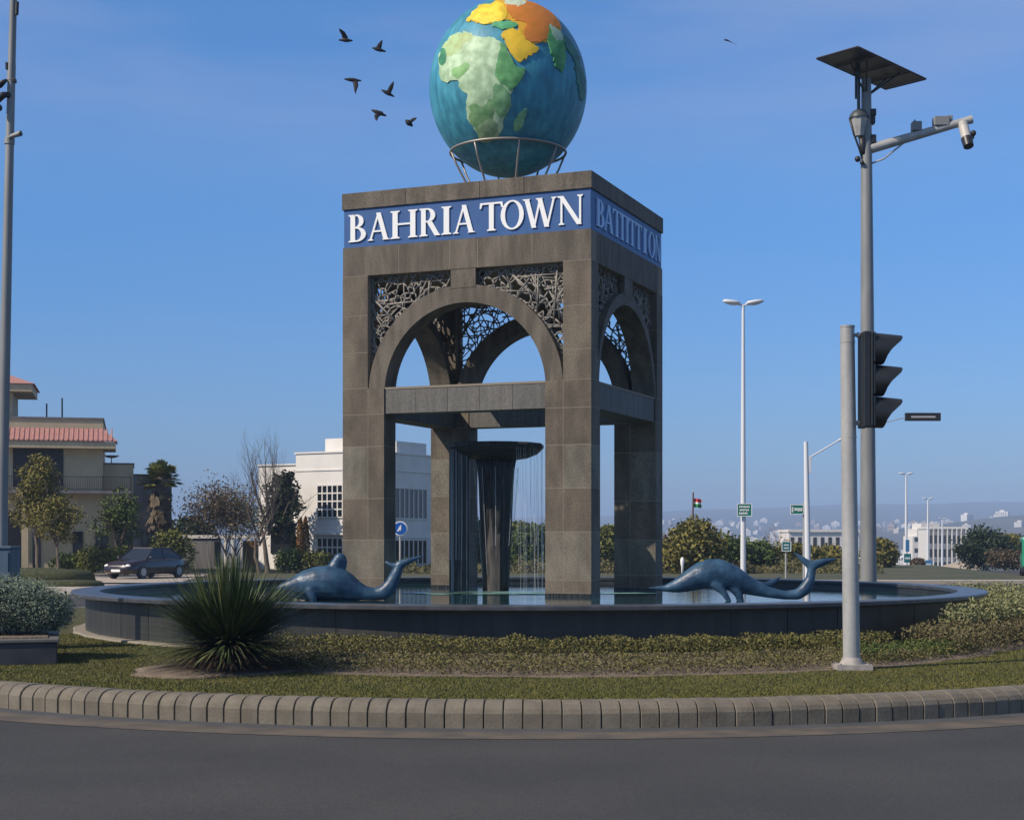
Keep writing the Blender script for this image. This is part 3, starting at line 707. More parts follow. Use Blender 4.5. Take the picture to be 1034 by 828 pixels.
whale('whale_sculpture', (755, 605), [
 [(656,593.5,1.2),(672,594,3.5),(684,591.5,7),(697,586,11),(710,580.5,14),(724,578.5,14.8),(738,583,13.3),(750,589,10.5),(762,593.5,8),(776,598,5.6),(792,601,4.4),(806,600,5.5),(813.5,594,6.5),(818,585,5),(819.5,576,4.4),(819,570,4.4)],
 [(817,570,4),(809,563.5,2.7),(802,558,1)], [(821,571,5),(832,567,3.6),(845,564,1)],
 [(720,588,6,-.1),(729,597,3.6,-.17),(735,607,2.4,-.2)], [(738,590,6,-.05),(745,599,4.4,-.08),(747.5,608,3.6,-.08)],
 [(760,590,5,.1),(774,592.5,4.3,.2),(784,588,3,.28),(791,583,1,.3)], [(716,570,6,.08),(703,577,3,.25),(686,587,1.4,.35)]],
 'blue humpbacked whale sculpture with raised tail, in the right half of the pool')

# ---------------------------------------------------------------- traffic signal
D_ = 18.95; X_ = (860-CX)/F*D_
sig = empty('traffic_signal', (X_, D_, 0), 'grey post with a black three-lamp traffic light, standing on the lawn by the kerb', 'traffic light')
lean = -.055
s = MB(); s.tube([(0, 0, .06), (lean*.6, 0, 2.5), (lean, 0, 4.24)], [.105, .095, .087], 28); s.build('post', M_galv, sig, smooth='auto')
for z_, r_ in ((4.22, .092), (4.03, .092), (2.86, .096)):
    s = MB(); s.tube([(lean*z_/4.33, 0, z_), (lean*z_/4.33, 0, z_+.022)], r_, 28); s.build('collar', M_galv, sig, smooth='auto')
s = MB(); s.prism([(-.22, -.19), (.22, -.19), (.22, .19), (-.22, .19)], lambda a, b_, d: (a, b_, d), -.02, .07); s.tube([(0, 0, .07), (0, 0, .15)], [.15, .11], 24)
for a in (-1, 1):
    for b_ in (-1, 1): s.tube([(a*.17, b_*.14, .05), (a*.17, b_*.14, .085)], .018, 6)
s.build('base_plate', mat('worn_base', (.42,.38,.33), (.28,.26,.24), rough=.8, scale=9), sig)
zt, zb_ = CZ+(HY-336)*D_/F, CZ+(HY-432)*D_/F
hx = (869-860)/F*D_
s = MB(); s.box(hx, hx+.09, -.17, .17, zb_, zt); s.box(hx+.088, hx+.115, -.19, .19, zb_+.01, zt-.01); s.build('back_box', M_black, sig, bevel=.015)
for z in (zt-.03, zb_+.06):
    s = MB(); s.tube([(lean*.8+.06, 0, z), (hx+.01, 0, z)], .022, 10); s.sphere((hx-.03, 0, z), .034, 10, 8); s.build('bracket', M_galv, sig, smooth=True)
hh = (zt-zb_)/3
for k in range(3):
    zc = zb_+hh*(k+.5)
    s = MB(); s.box(hx+.115, hx+.15, -.18, .18, zc-hh/2+.006, zc+hh/2-.006); hs = s.build('lamp_housing', M_black, sig, bevel=.02)
    s = MB(); n = 40; r = .182; x0 = hx+.14
    rows = []
    for rr, off in ((r, 0), (r-.012, .004)):
        row0, row1 = [], []
        for q in range(n+1):
            t = R(lerp(-80, 260, q/n)); up = (math.sin(t)+1)/2
            ext = float(np.interp(up, [0, .25, .45, .65, .8, .9, 1], [.13, .155, .20, .275, .33, .355, .36]))
            row0.append((x0, rr*math.cos(t), zc+rr*math.sin(t)*1.08)); row1.append((x0+ext-off, rr*math.cos(t)*(1-.06*up), zc+rr*math.sin(t)*1.08-.11*ext*ext/.38))
        rows += [row0, row1]
    m_ = n+1; vs = sum(rows, []); fs = []
    for q in range(n):
        fs += [(q, q+1, m_+q+1, m_+q), (2*m_+q+1, 2*m_+q, 3*m_+q, 3*m_+q+1), (m_+q, m_+q+1, 3*m_+q+1, 3*m_+q)]
    s.add(vs, fs); s.build('hood', M_black, hs, smooth='auto')
    s = MB(); s.sphere((hx+.165, 0, zc), (.02, .14, .14), 20, 12)
    s.build('lens', mat(['lens_green', 'lens_amber', 'lens_red'][k], [(.01,.05,.03), (.08,.04,.005), (.07,.008,.006)][k], rough=.2), hs, smooth=True)

# ---------------------------------------------------------------- solar pole
D_ = 40.0; kk = D_/F; X_ = (877-CX)*kk
sol = empty('camera_pole', (X_, D_, 0), 'tall grey mast with solar panel, lantern and camera arm, behind the pool rim', 'mast')
def L_(x, y, dy=0): return Vector(((x-877)*kk, dy, CZ+(HY-y)*kk))
ztop = L_(0, 80).z
s = MB(); s.tube([(0.0, 0, -.05), (-.02, 0, 5), (-.05, 0, ztop*.8), (-.06, 0, ztop)], [.215, .185, .15, .125], 24); s.build('mast', M_pole, sol, smooth='auto')
s = MB(); s.tube([(0, 0, -.02), (0, 0, .05)], .32, 20); s.build('base_plate', M_pole, sol, smooth='auto')
A = Vector((.844, -.924, 0))*1.0*kk/.0258; B = Vector((2.21, 2.2, -.15))
c0 = L_(881, 70); pc = c0-A/2-B/2
# corner px: left, top(left+A)
nrm = A.cross(B).normalized(); nrm = nrm if nrm.z > 0 else -nrm
Ls = L_(827.6, 59.3)
pan = MB()
q0 = Vector((c0.x, .1, c0.z))-A/2-B/2
A2 = Vector((.86, .75, .02)); 
def quad3(s, o_, a, b_, n_, t): s.add([o_, o_+a, o_+a+b_, o_+b_, o_+n_*t, o_+a+n_*t, o_+a+b_+n_*t, o_+b_+n_*t], [(0,3,2,1),(4,5,6,7),(0,1,5,4),(1,2,6,5),(2,3,7,6),(3,0,4,7)])
# left->top edge recedes (further away looks higher-right), left->bottom edge comes with +x
E1 = Vector((0, 0, 0)); 
def solve(dx, dy, dz, base=L_(881, 70)):
    """horizontal-ish edge whose projection is (dx,dy) px, with rise dz"""
    zrel = base.z-CZ; xr = X_+base.x
    dY = (dz-(-dy)*kk)*D_/zrel           # dy px downwards positive
    dX = dx*kk+xr/D_*dY
    return Vector((dX, dY, dz))
E1 = solve(41, -11, -.06); E2 = solve(69, 31.5, .05)
q0 = L_(881, 70)-E1/2-E2/2; nn = E1.cross(E2).normalized(); nn = nn if nn.z > 0 else -nn
s = MB(); quad3(s, q0+E1*.02+E2*.01+nn*.012, E1*.96, E2*.98, nn, .025); s.build('solar_panel', mat('solar_cells', (.012,.013,.02), (.02,.02,.03), rough=.35, scale=6), sol)
s = MB()
for a, b_ in ((q0, E1), (q0+E2, E1)): s.tube([a, a+b_], .03, 4)
for a, b_ in ((q0, E2), (q0+E1, E2)): s.tube([a, a+b_], .03, 4)
for f_ in (.25, .5, .75): s.tube([q0+E2*f_-nn*.02, q0+E2*f_+E1-nn*.02], .022, 4)
s.build('panel_frame', mat('panel_frame', (.05,.05,.055), rough=.5), sol)
s = MB(); top = Vector((-.06, 0, ztop-.02))
mid = Vector((-.06, 0, L_(0, 98).z))
for f_, g_ in ((.25, .4), (.3, .7), (.75, .45), (.72, .8)): s.tube([mid, q0+E2*f_+E1*g_-nn*.02], .024, 6)
s.tube([L_(864.5, 100), L_(864.5, 62)], .035, 8); s.build('panel_strut', M_blk2, sol)
# lantern
lx = L_(866.5, 0, -.12)
s = MB(); s.tube([L_(866, 60, -.12), L_(866, 114, -.12)], .045, 8)
s.lathe([(.26, 0), (.25, .07), (.17, .18), (.05, .24), (0, .25)], 20, c=(lx.x, -.12, L_(0, 121).z)); s.build('lantern_cap', mat('lantern_grey', (.05,.06,.065), rough=.5), sol, smooth='auto')
s = MB(); z1_, z0_ = L_(0, 121).z, L_(0, 139).z
s.lathe([(.12, 0), (.235, z1_-z0_)], 8, c=(lx.x, -.12, z0_)); s.build('lantern_glass', mat('lantern_glass', (.30,.31,.30), (.42,.42,.40), rough=.2, scale=5), sol)
s = MB(); s.tube([L_(856.5, 121, -.14), L_(861, 137, -.14), L_(867, 152, -.1), L_(871, 163, -.05)], .028, 8); s.tube([L_(869, 140, -.12), L_(870, 152, -.1), L_(874, 160, -.05)], [.09, .06, .05], 8)
s.sphere(L_(865, 162, -.12), .08, 10, 8); s.sphere(L_(869, 166, -.16), .06, 10, 8); s.build('lantern_bracket', M_blk2, sol, smooth=True)
for y0, y1, x1 in ((111, 118, 884), (118.5, 126, 883), (137, 146, 884)):
    s = MB(); a = L_(878, y1, -.1); c = L_(x1, y0, .1); s.box(a.x, c.x, -.12, .1, a.z, c.z); s.build('junction_box', M_blk2, sol, bevel=.02)
# camera arm
s = MB(); s.tube([L_(879, 150.5), L_(976, 124.5, -.3)], [.13, .1], 16); s.tube([L_(975, 124.8, -.3), L_(978, 124, -.31)], .11, 16); arm = s.build('arm', M_galv, sol, smooth='auto')
s = MB(); s.tube([L_(878, 166), L_(892, 161, -.03), L_(911, 146, -.1), L_(917, 144, -.12)], .022, 8); s.build('arm_brace', M_galv, sol, smooth=True)
s = MB(); a = L_(919.5, 134, -.2); c = L_(928.5, 125, -.05); s.box(a.x, c.x, -.25, 0, a.z, c.z); s.box(a.x+.04, a.x+.08, -.2, -.15, c.z, c.z+.05); s.build('arm_box', mat('box_grey', (.22,.22,.215), rough=.6), sol, bevel=.01)
s = MB(); a = L_(940.5, 130, -.2); c = L_(955, 121, 0); s.box(a.x, c.x, -.35, -.05, a.z, c.z); s.box(c.x-.05, c.x+.1, -.3, -.1, a.z+.03, c.z+.03); s.build('arm_box', MATS['box_grey'], sol, bevel=.01)
s = MB(); s.tube([L_(968.5, 127, -.32), L_(969, 131, -.34)], .13, 14); s.tube([L_(969, 131, -.34), L_(970.5, 146, -.5)], [.125, .125], 16); cm = s.build('security_camera', mat('camera_cream', (.5,.47,.42), rough=.5), sol, smooth='auto')
s = MB(); s.tube([L_(970.4, 145, -.49), L_(971.2, 154, -.6)], [.145, .13], 16); s.build('camera_lens', M_black, cm, smooth='auto')
s = MB(); s.sphere(L_(978, 139, -.4), .08, 10, 8); s.sphere(L_(977, 143, -.4), .06, 8, 6); s.build('camera_mount', M_blk2, cm, smooth=True)
# small black display on a thin bracket
s = MB(); a = L_(914, 425, -.05); c = L_(949.5, 417, .05); s.box(a.x, c.x, -.05, .05, a.z, c.z)
dsp = s.build('sign_box', M_blk2, sol)
s = MB(); a = L_(919.5, 422, -.05); c = L_(944, 420.2, .05); s.box(a.x, c.x, -.056, -.04, a.z, c.z); s.build('sign_strip', mat('sign_strip', (.4,.4,.42), rough=.5), dsp)
s = MB(); s.tube([L_(882, 430), L_(900, 425), L_(915, 421.5)], .012, 6); s.build('sign_bracket', M_galv, sol)

# ---------------------------------------------------------------- left pole, cabinet
D_ = 23.0; kk = D_/F; X_ = (2-CX)*kk
lp = empty('service_pole', (X_, D_, 0), 'leaning grey pole with small cameras at the left edge, behind the cabinet', 'pole')
def L2(x, y, dy=0): return Vector(((x-2)*kk, dy, CZ+(HY-y)*kk))
s = MB(); s.tube([L2(0.5, 640), L2(2, 500), L2(8.5, 200), L2(14, -20), L2(14.6, -50)], [.095, .088, .066, .05, .048], 20); s.build('shaft', M_pole, lp, smooth='auto')
s = MB(); s.tube([L2(17.5, 16, -.03), L2(18, 3, -.03)], .028, 12); s.build('antenna', M_blk2, lp, smooth='auto')
s = MB(); s.tube([L2(9, 141, -.05), L2(14, 139.5, -.1)], .018, 8); s.tube([L2(13, 140, -.1), L2(23.5, 137.5, -.14)], [.03, .042], 14); cm2 = s.build('security_camera', M_pole, lp, smooth='auto')
s = MB(); s.tube([L2(23, 137.6, -.14), L2(24.6, 137.3, -.145)], .040, 14); s.build('camera_lens', M_black, cm2)
for q0_, q1_ in (((6.5, 71), (8.5, 64)), ((13, 84), (16.2, 80))):
    s = MB(); a = L2(*q0_); c = L2(*q1_); s.box(a.x, c.x, -.06, .04, a.z, c.z); s.build('junction_box', M_blk2, lp, bevel=.006)
s = MB(); s.tube([L2(11, 97, -.05), L2(6, 98, -.1), L2(-2, 106, -.15)], [.04, .05, .06], 12); s.tube([L2(8, 82, -.05), L2(3, 87, -.1)], [.02, .05], 10); s.sphere(L2(2, 88, -.1), .05); s.sphere(L2(2, 112, -.15), .055); s.build('camera_cluster', M_blk2, lp, smooth=True)
s = MB(); s.tube([L2(9.5, 146), L2(9.7, 140)], .075, 16); s.build('pole_clamp', M_pole, lp, smooth='auto')
s = MB(); s.tube([L2(11.3, 82), L2(11.7, 66)], .062, 16); s.build('pole_clamp', M_pole, lp, smooth='auto')
D_ = 22.4; X_ = (-22-CX)/F*D_
cb = empty('utility_cabinet', (X_, D_, 0), 'blue grey metal utility cabinet at the left edge behind the silver bush', 'cabinet')
kk = D_/F; wz = CZ-(552-HY)*kk; wd_ = 37*kk
M_cab = mat('cabinet_blue', (.075,.12,.17), (.055,.09,.13), rough=.5, scale=3, stretch=(3,3,.3))
s = MB(); s.box(0, wd_, -.2, .25, .05, wz-.03); s.build('body', M_cab, cb, bevel=.008)
s = MB(); s.box(-.015, wd_+.015, -.22, .27, wz-.03, wz+.012); s.build('lid', M_cab, cb, bevel=.008)
s = MB(); s.box(.03, wd_-.03, -.212, -.2, .15, wz-.08); s.build('door', M_cab, cb)
s = MB(); s.box(wd_*.8, wd_*.8+.02, -.235, -.21, .7, .82); s.build('handle', M_blk2, cb)
s = MB(); s.box(-.03, wd_+.03, -.23, .28, -.05, .05); s.build('plinth', M_gut, cb)

# ---------------------------------------------------------------- planter and silver bush
D_ = 20.0
pl = MB()
xa, xb = (-60-CX)/F*19.7, (57-CX)/F*19.7
def stone_step(s, x0, x1, y0, y1, z0, z1): s.box(x0, x1, y0, y1, z0, z1)
ptr = empty('stone_planter', ((xa+xb)/2, 20.6, 0), 'low dark stone planter box under the silver bush', 'planter', rz=R(16.5)); hx_ = (xb-xa)/2; ptr.location = (xb-hx_*math.cos(R(16.5))-.95*math.sin(R(16.5)), 19.75-hx_*math.sin(R(16.5))+.95*math.cos(R(16.5)), 0)
s = MB(); s.box(-hx_, hx_, -.95, .9, -.05, .28); s.build('planter_wall', mat('planter_stone', (.028,.030,.035), (.05,.05,.055), rough=.6, scale=4), ptr, bevel=.02)
s = MB(); s.box(-hx_-.02, hx_+.02, -.97, .92, .28, .33); s.build('coping', mat('coping_stone', (.11,.105,.095), (.16,.15,.13), rough=.7, scale=4), ptr, bevel=.012)
s = MB(); s.box(-hx_+.12, hx_-.12, -.83, .8, .325, .345); s.build('planter_soil', M_soil, ptr)
bc = Vector(((20-CX)/F*20.6, 20.6, 0))
bush = empty('silver_bush', (bc.x, bc.y, .33), 'rounded clipped silver green bush growing in the low stone planter', 'bush')
cl = [(-.95, 0, .32, .75, .6, .36), (-.35, -.1, .40, .65, .6, .38), (.2, -.05, .36, .52, .5, .33), (-.6, .15, .45, .6, .5, .36), (.38, 0, .3, .33, .4, .27), (-.1, .2, .42, .5, .4, .36), (-1.4, 0, .35, .5, .5, .4)]
pts = clump_points(cl, 75000, .75); pts = pts[pts[:, 2] > .02]
np_mesh('foliage', leaf_quads(pts, .0125, .6, .38), 4, M_silver, bush)
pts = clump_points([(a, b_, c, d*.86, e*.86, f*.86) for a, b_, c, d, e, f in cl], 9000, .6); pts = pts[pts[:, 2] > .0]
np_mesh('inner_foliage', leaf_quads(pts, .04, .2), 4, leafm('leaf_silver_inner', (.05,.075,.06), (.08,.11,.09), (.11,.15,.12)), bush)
s = MB()
for k in range(14):
    a = random.uniform(-1.2, .5); s.tube([(a*.7, random.uniform(-.2, .2), -.01), (a, random.uniform(-.3, .3), .32)], [.02, .008], 5)
s.build('stems', M_bark, bush)

# ---------------------------------------------------------------- spiky plant
sp = empty('spiky_rosette_plant', (SPK.x, SPK.y, .05), 'big dark green spiky rosette plant on a bare soil patch in the lawn', 'plant')
def blades(n, elr, lenr, wdt, droop, seed, z0=.12):
    g_ = np.random.default_rng(seed); out_ = []
    for _ in range(n):
        az = g_.uniform(0, 2*PI); e = R(g_.uniform(*elr)); L0 = g_.uniform(*lenr); d = np.array([math.cos(az)*math.cos(e), math.sin(az)*math.cos(e), math.sin(e)])
        sidev = np.array([-math.sin(az), math.cos(az), 0]); base = np.array([math.cos(az)*.06, math.sin(az)*.06, z0]); dr = droop*g_.uniform(.5, 1.4)
        p = []; m = 5
        for k in range(m+1):
            t = k/m; q = base+d*L0*t; q = q+np.array([0, 0, -dr*L0*t*t*math.cos(e)]); q[2] = max(q[2], .0+.01*k); w_ = wdt*(1-t**1.6)*(.5+.5*min(1, t*5))+.0006
            p.append((q-sidev*w_, q+sidev*w_))
        out_.append(p)
    return out_
def blade_mesh(name, bl, m, parent):
    s = MB()
    for p in bl:
        vs = [q for pr in p for q in pr]; s.add(vs, [(2*k, 2*k+1, 2*k+3, 2*k+2) for k in range(len(p)-1)])
    return s.build(name, m, parent, fix=False)
blade_mesh('leaves', blades(620, (38, 88), (.95, 1.42), .017, .12, 1)+blades(1300, (2, 50), (.98, 1.34), .016, .17, 2, .25), M_spike, sp)
blade_mesh('dead_leaves', blades(1100, (-12, 16), (.6, 1.08), .008, .35, 5, .25), M_spiked, sp)

# ---------------------------------------------------------------- low planting and hedges
def ring_pts(n, r0, r1, a0, a1, z0, z1, patchy=0, seed=1):
    g_ = np.random.default_rng(seed); t = g_.uniform(R(a0), R(a1), n); r = g_.uniform(r0, r1, n); z = z0+(z1-z0)*g_.random(n)**.8
    if patchy:
        f = np.sin(t*47+seed)+np.sin(t*83+1.3*seed)+.8*np.sin(t*151); hgt = 1+patchy*.25*f; z = z0+(z-z0)*np.clip(hgt, .3, 1.6)
        keep = g_.random(n) < np.clip(.65+patchy*.35*f, .08, 1); t, r, z = t[keep], r[keep], z[keep]
    bd_ = np.maximum(9.95, 11.5*(1-.30*np.abs(np.sin(t))**2))/11.5
    sc = np.where((r > 9.3) & (r0 >= 9.3), np.maximum(bd_, 8.6/r), 1)
    return np.stack([CXP+r*sc*np.sin(t), CYP-r*sc*np.cos(t), z], 1)
def plants(name, pts, size, m, label, cat, kind=None, asp=.5, up=.5): return tag(np_mesh(name, leaf_quads(pts, size, up, asp), 4, m), label, cat, kind=kind)
plants('ground_cover', ring_pts(34000, 8.5, 9.25, -24, 34, .0, .30, .2, 3), .019, M_cover, 'yellow green ground cover plants in a band against the front of the pool wall', 'ground cover', 'stuff')
plants('ground_cover', ring_pts(30000, 9.9, 11.35, -23, 30, .0, .16, .3, 5), .017, M_dry, 'low sparse dry brownish plants in the bed between the lawn and the yellow green band', 'ground cover', 'stuff')
plants('ground_cover', ring_pts(16000, 10.0, 11.35, -20, 34, .0, .16, .6, 8), .017, M_cover, 'scattered small yellow green plants among the dry plants of the front bed', 'ground cover', 'stuff')
def hedge(name, r0, r1, a0, a1, h, m, label, n, size, seed):
    mid = (a0+a1)/2; c = Vector((CXP+(r0+r1)/2*math.sin(R(mid)), CYP-(r0+r1)/2*math.cos(R(mid)), 0))
    root = empty(name, c, label, 'hedge')
    p = ring_pts(n, r0, r1, a0, a1, .02, h, .35, seed); 
    np_mesh('foliage', leaf_quads(p-np.array(c), size, .8, .4), 4, m, root)
    return root
hedge('hedge', 10.2, 11.4, 34, 88, .38, M_dry, 'low brownish green hedge along the lawn at the right, in front of the pale hedges', 34000, .026, 21)
hedge('hedge', 8.75, 9.28, 44, 80, .58, M_hedge, 'pale yellow green hedge against the right side of the pool, behind the brownish hedge', 34000, .028, 22)
hedge('hedge', 8.8, 10.6, 74, 108, .66, M_hedge, 'pale hedge farthest back at the right end of the pool, beside the road', 26000, .03, 23)
hedge('hedge', 10.3, 11.2, 24, 40, .20, M_green, 'short strip of green plants beside the foot of the traffic light post', 9000, .02, 24)

# ---------------------------------------------------------------- trees
def limb_tree(s, base, d, length, r, depth, rnd, spread=.55, tips=None, ns=3, up=.25, shrink=.72):
    p = base.copy(); pts = [p.copy()]; rr = [r]; dd = d.copy()
    for k in range(ns):
        dd = (dd+Vector((rnd.gauss(0, .12), rnd.gauss(0, .12), up*.3))).normalized(); p = p+dd*length/ns; pts.append(p.copy()); rr.append(r*(1-.45*(k+1)/ns))
    s.tube(pts, rr, 7 if r > .04 else 4, caps=False)
    if tips is not None and depth <= 1: tips += pts[1:]
    if depth == 0: return
    for k in range(rnd.choice([2, 3, 3, 4])):
        a = rnd.uniform(0, 2*PI); side_ = Vector((math.cos(a), math.sin(a), 0)); f = rnd.uniform(.45, 1)
        bp = pts[0].lerp(pts[-1], f) if f < .9 else pts[-1]
        nd = (dd+side_*spread*rnd.uniform(.6, 1.4)+Vector((0, 0, up))).normalized()
        limb_tree(s, bp, nd, length*shrink*rnd.uniform(.8, 1.15), rr[-1]*rnd.uniform(.6, .85), depth-1, rnd, spread, tips, ns, up, shrink)
def tree(name, loc, H, Wd, m, label, cat='tree', trunk_h=.3, n=7000, leaf=.11, seed=1, group=None, clumps=14, twig=False, shell=.35, mb=None, nb=None, cz=None):
    """leafy tree: height H, crown width Wd"""
    rnd = random.Random(seed); root = empty(name, loc, label, cat, group)
    th = H*trunk_h; s = MB(); tips = []
    limb_tree(s, Vector((0, 0, -.05)), Vector((0, 0, 1)), th, max(.05, H*.022), 0, rnd)
    for k in range(5):
        a = k*2*PI/5+rnd.random(); limb_tree(s, Vector((0, 0, th*.85)), Vector((math.cos(a)*.55, math.sin(a)*.55, 1)).normalized(), (H-th)*.42, H*.013, 2, rnd, .7, tips, up=.1)
    s.build('trunk', mb or M_bark, root, smooth=True)
    cr = []; ch = H-th
    for k in range(clumps):
        t = (k+.5)/clumps; z = th*.85+ch*(.14+.82*t); prof_ = math.sin(PI*min(1, .18+.80*t))**.7
        a = k*2.4+rnd.random(); rad = Wd/2*prof_*rnd.uniform(.35, .72); rr = Wd*.25*rnd.uniform(.7, 1.25)*(.7+.5*prof_)
        cr.append((rad*math.cos(a), rad*math.sin(a), z, rr, rr, rr*.75))
    for tp in tips:
        if rnd.random() < .3: cr.append((tp.x*Wd/H, tp.y*Wd/H, min(tp.z, H*.96), Wd*.10, Wd*.10, Wd*.08))
    pts = clump_points(cr, n, shell)
    np_mesh('crown', leaf_quads(pts, leaf, .2, .55), 4, m, root)
    return root
def bare_tree(name, loc, H, label, seed, spread=.4, depth=4, r=None, m=None, group=None, up=.25, first=.3, shrink=.74, leaves=None):
    rnd = random.Random(seed); root = empty(name, loc, label, 'tree', group); s = MB(); r = r or H*.014; tips = []
    limb_tree(s, Vector((0, 0, -.05)), Vector((0, 0, 1)), H*first, r, 0, rnd, spread, None, 4, up); s.build('trunk', m or M_bark, root, smooth=True)
    s = MB()
    for k in range(4):
        a = k*PI/2+rnd.random(); limb_tree(s, Vector((0, 0, H*first*(.75+.08*k))), Vector((math.cos(a)*spread, math.sin(a)*spread, 1)).normalized(), H*.27, r*.55, depth, rnd, spread, tips, 3, up, shrink)
    s.build('branches', m or M_bark2, root)
    if leaves:
        tp = np.array([list(t) for t in tips]); idx = NR.integers(0, len(tp), leaves[0]); pts = tp[idx]+NR.normal(size=(leaves[0], 3))*leaves[3]
        np_mesh('crown', leaf_quads(pts, leaves[1], .2), 4, leaves[2], root)
    return root
def G_(x, D, z=-.2): return Vector(((x-CX)/F*D, D, z))
def hgt(y, D, z0=-.2): return CZ+(HY-y)/F*D-z0

def bush_(name, loc, w_, d_, h, m, label, n=5000, leaf=.07, seed=1, cat='bush', group=None):
    rnd = random.Random(seed); root = empty(name, loc, label, cat, group); cl = []
    for k in range(9): cl.append((rnd.uniform(-.32, .32)*w_, rnd.uniform(-.3, .3)*d_, h*rnd.uniform(.35, .6), w_*.26*rnd.uniform(.7, 1.1), d_*.28, h*.42*rnd.uniform(.7, 1.05)))
    p = clump_points(cl, n, .5); p = p[p[:, 2] > 0]; np_mesh('foliage', leaf_quads(p, leaf, .3), 4, m, root)
    s = MB()
    for k in range(6): s.tube([(0, 0, -.03), (rnd.uniform(-.25, .25)*w_, rnd.uniform(-.2, .2)*d_, h*.6)], [.03, .012], 5)
    s.build('stems', M_bark, root); return root

# left side
tree('ornamental_tree', G_(40, 75), hgt(452, 75), 2.9, M_olive, 'olive yellow tree with two rounded heads in front of the red roofed house', trunk_h=.36, n=8000, leaf=.075, seed=11, clumps=12)
tree('ornamental_tree', G_(57, 73), hgt(497, 73), 2.3, M_olive, 'smaller olive tree right of the taller one, before the house entrance', trunk_h=.42, n=5500, leaf=.07, seed=14, clumps=9)
tree('ornamental_tree', G_(122, 80), hgt(487, 80), 2.7, M_green, 'thin bright green tree in front of the grey wing of the red roofed house', trunk_h=.4, n=2600, leaf=.09, seed=17, clumps=7)
bush_('garden_bush', G_(76, 79), 2.2, 1.5, 1.3, M_green, 'low dark green bush under the narrow window of the red roofed house', 3500, .07, 31)
bush_('garden_bush', G_(110, 78), 2.9, 1.8, 1.75, M_yel, 'wide yellow green bush under the paired windows, left of the car', 5500, .07, 32)
bush_('garden_bush', G_(172, 80), 2.6, 2.0, 2.6, M_yel, 'tall rounded yellow green bush directly behind the car', 6500, .08, 33)
def mound(name, c, rx, ry, h, m, label):
    s = MB(); s.lathe([(1, 0), (.96, .6), (.85, .92), (.6, 1.0), (0, 1.02)], 36, rad_mod=lambda t, z: 1+.04*math.sin(5*t))
    s.v = [(x*rx, y*ry, z*h) for x, y, z in s.v]; o = s.build(name, m, smooth=True, loc=c); 
    return tag(o, label, 'hedge')
M_clip = mat('clipped_hedge', (.028,.036,.012), (.07,.075,.025), rough=.95, scale=9, bump=1, bscale=25)
mound('clipped_hedge', G_(30, 74), 2.0, .6, .45, M_clip, 'long low clipped hedge at the foot of the olive trees')
mound('clipped_hedge', G_(48, 66, -.15), 2.0, 1.2, .48, M_clip, 'oval clipped hedge between the driveway and the cabinet')
mound('clipped_hedge', G_(64, 61, -.25), 1.6, .8, .25, M_clip, 'flat strip of clipped hedge nearest the pool at the left')

# palm
def palm(loc, H, label):
    root = empty('fan_palm', loc, label, 'palm tree'); s = MB(); s.tube([(0, 0, -.1), (.05, 0, H*.5), (0, 0, H*.86)], [.24, .19, .16], 12); s.build('trunk', M_bark, root, smooth=True)
    rnd = random.Random(4); gfr, dfr = MB(), MB(); top = Vector((0, 0, H*.80))
    for k in range(200):
        dead = k >= 120; az = rnd.uniform(0, 2*PI); e = R(rnd.uniform(-25, 88)) if not dead else R(rnd.uniform(-85, -60)); s_ = dfr if dead else gfr
        o_ = top if not dead else Vector((0, 0, H*rnd.uniform(.48, .80)))
        d = Vector((math.cos(az)*math.cos(e), math.sin(az)*math.cos(e), math.sin(e))); L0 = rnd.uniform(.3, .95) if not dead else rnd.uniform(.35, .6); c = o_+d*L0+(Vector((math.cos(az), math.sin(az), 0))*.3 if dead else Vector((0, 0, 0)))
        u = d.cross(Vector((0, 0, 1))).normalized(); v = u.cross(d)
        for j in range(9):
            a = R(lerp(-60, 60, j/8)*(.5 if dead else 1)); dd = (d*math.cos(a)+u*math.sin(a)+v*.1).normalized(); q = c+dd*rnd.uniform(.38, .55)+Vector((0, 0, -.10)); n_ = (dd.cross(v)).normalized()*.07
            s_.add([c, c+dd*.22+n_, q, c+dd*.22-n_], [(0, 1, 2, 3)])
    gfr.build('fronds', M_yel, root, fix=False); dfr.build('dead_fronds', M_brown, root, fix=False)
    return root
palm(G_(162, 84), hgt(463, 84), 'fan palm with a skirt of dry fronds beside the red roofed house')

tree('dark_tree', G_(192, 115), hgt(521, 115), 4.2, M_deep, 'dark round tree far behind the low pavilion', seed=41, n=4000, leaf=.16)
bare_tree('half_bare_tree', G_(228, 84), hgt(478, 84), 'brownish half bare bushy tree left of the tall bare tree', 51, spread=.55, depth=4, leaves=(5200, .075, M_brown, .42), up=.16, first=.22)
bare_tree('half_bare_tree', G_(238, 88), hgt(486, 88), 'short half bare tree between the pavilion and the tall bare tree', 53, spread=.6, depth=4, leaves=(3600, .075, M_olive, .42), up=.14, first=.22)
bare_tree('bare_tree', G_(271, 82), hgt(428, 82), 'tall leafless tree in front of the white building', 61, r=.15, spread=.4, depth=4, up=.3, first=.34)
bare_tree('bare_tree', G_(262, 81), hgt(452, 81), 'leafless tree with a leaning trunk, left of the tallest one', 64, r=.12, spread=.45, depth=4, up=.25, first=.3)
tree('dark_tree', G_(287, 90), hgt(470, 90), 2.6, M_deep, 'dark evergreen tree against the left corner of the white building', seed=44, n=4500, leaf=.12, trunk_h=.35)
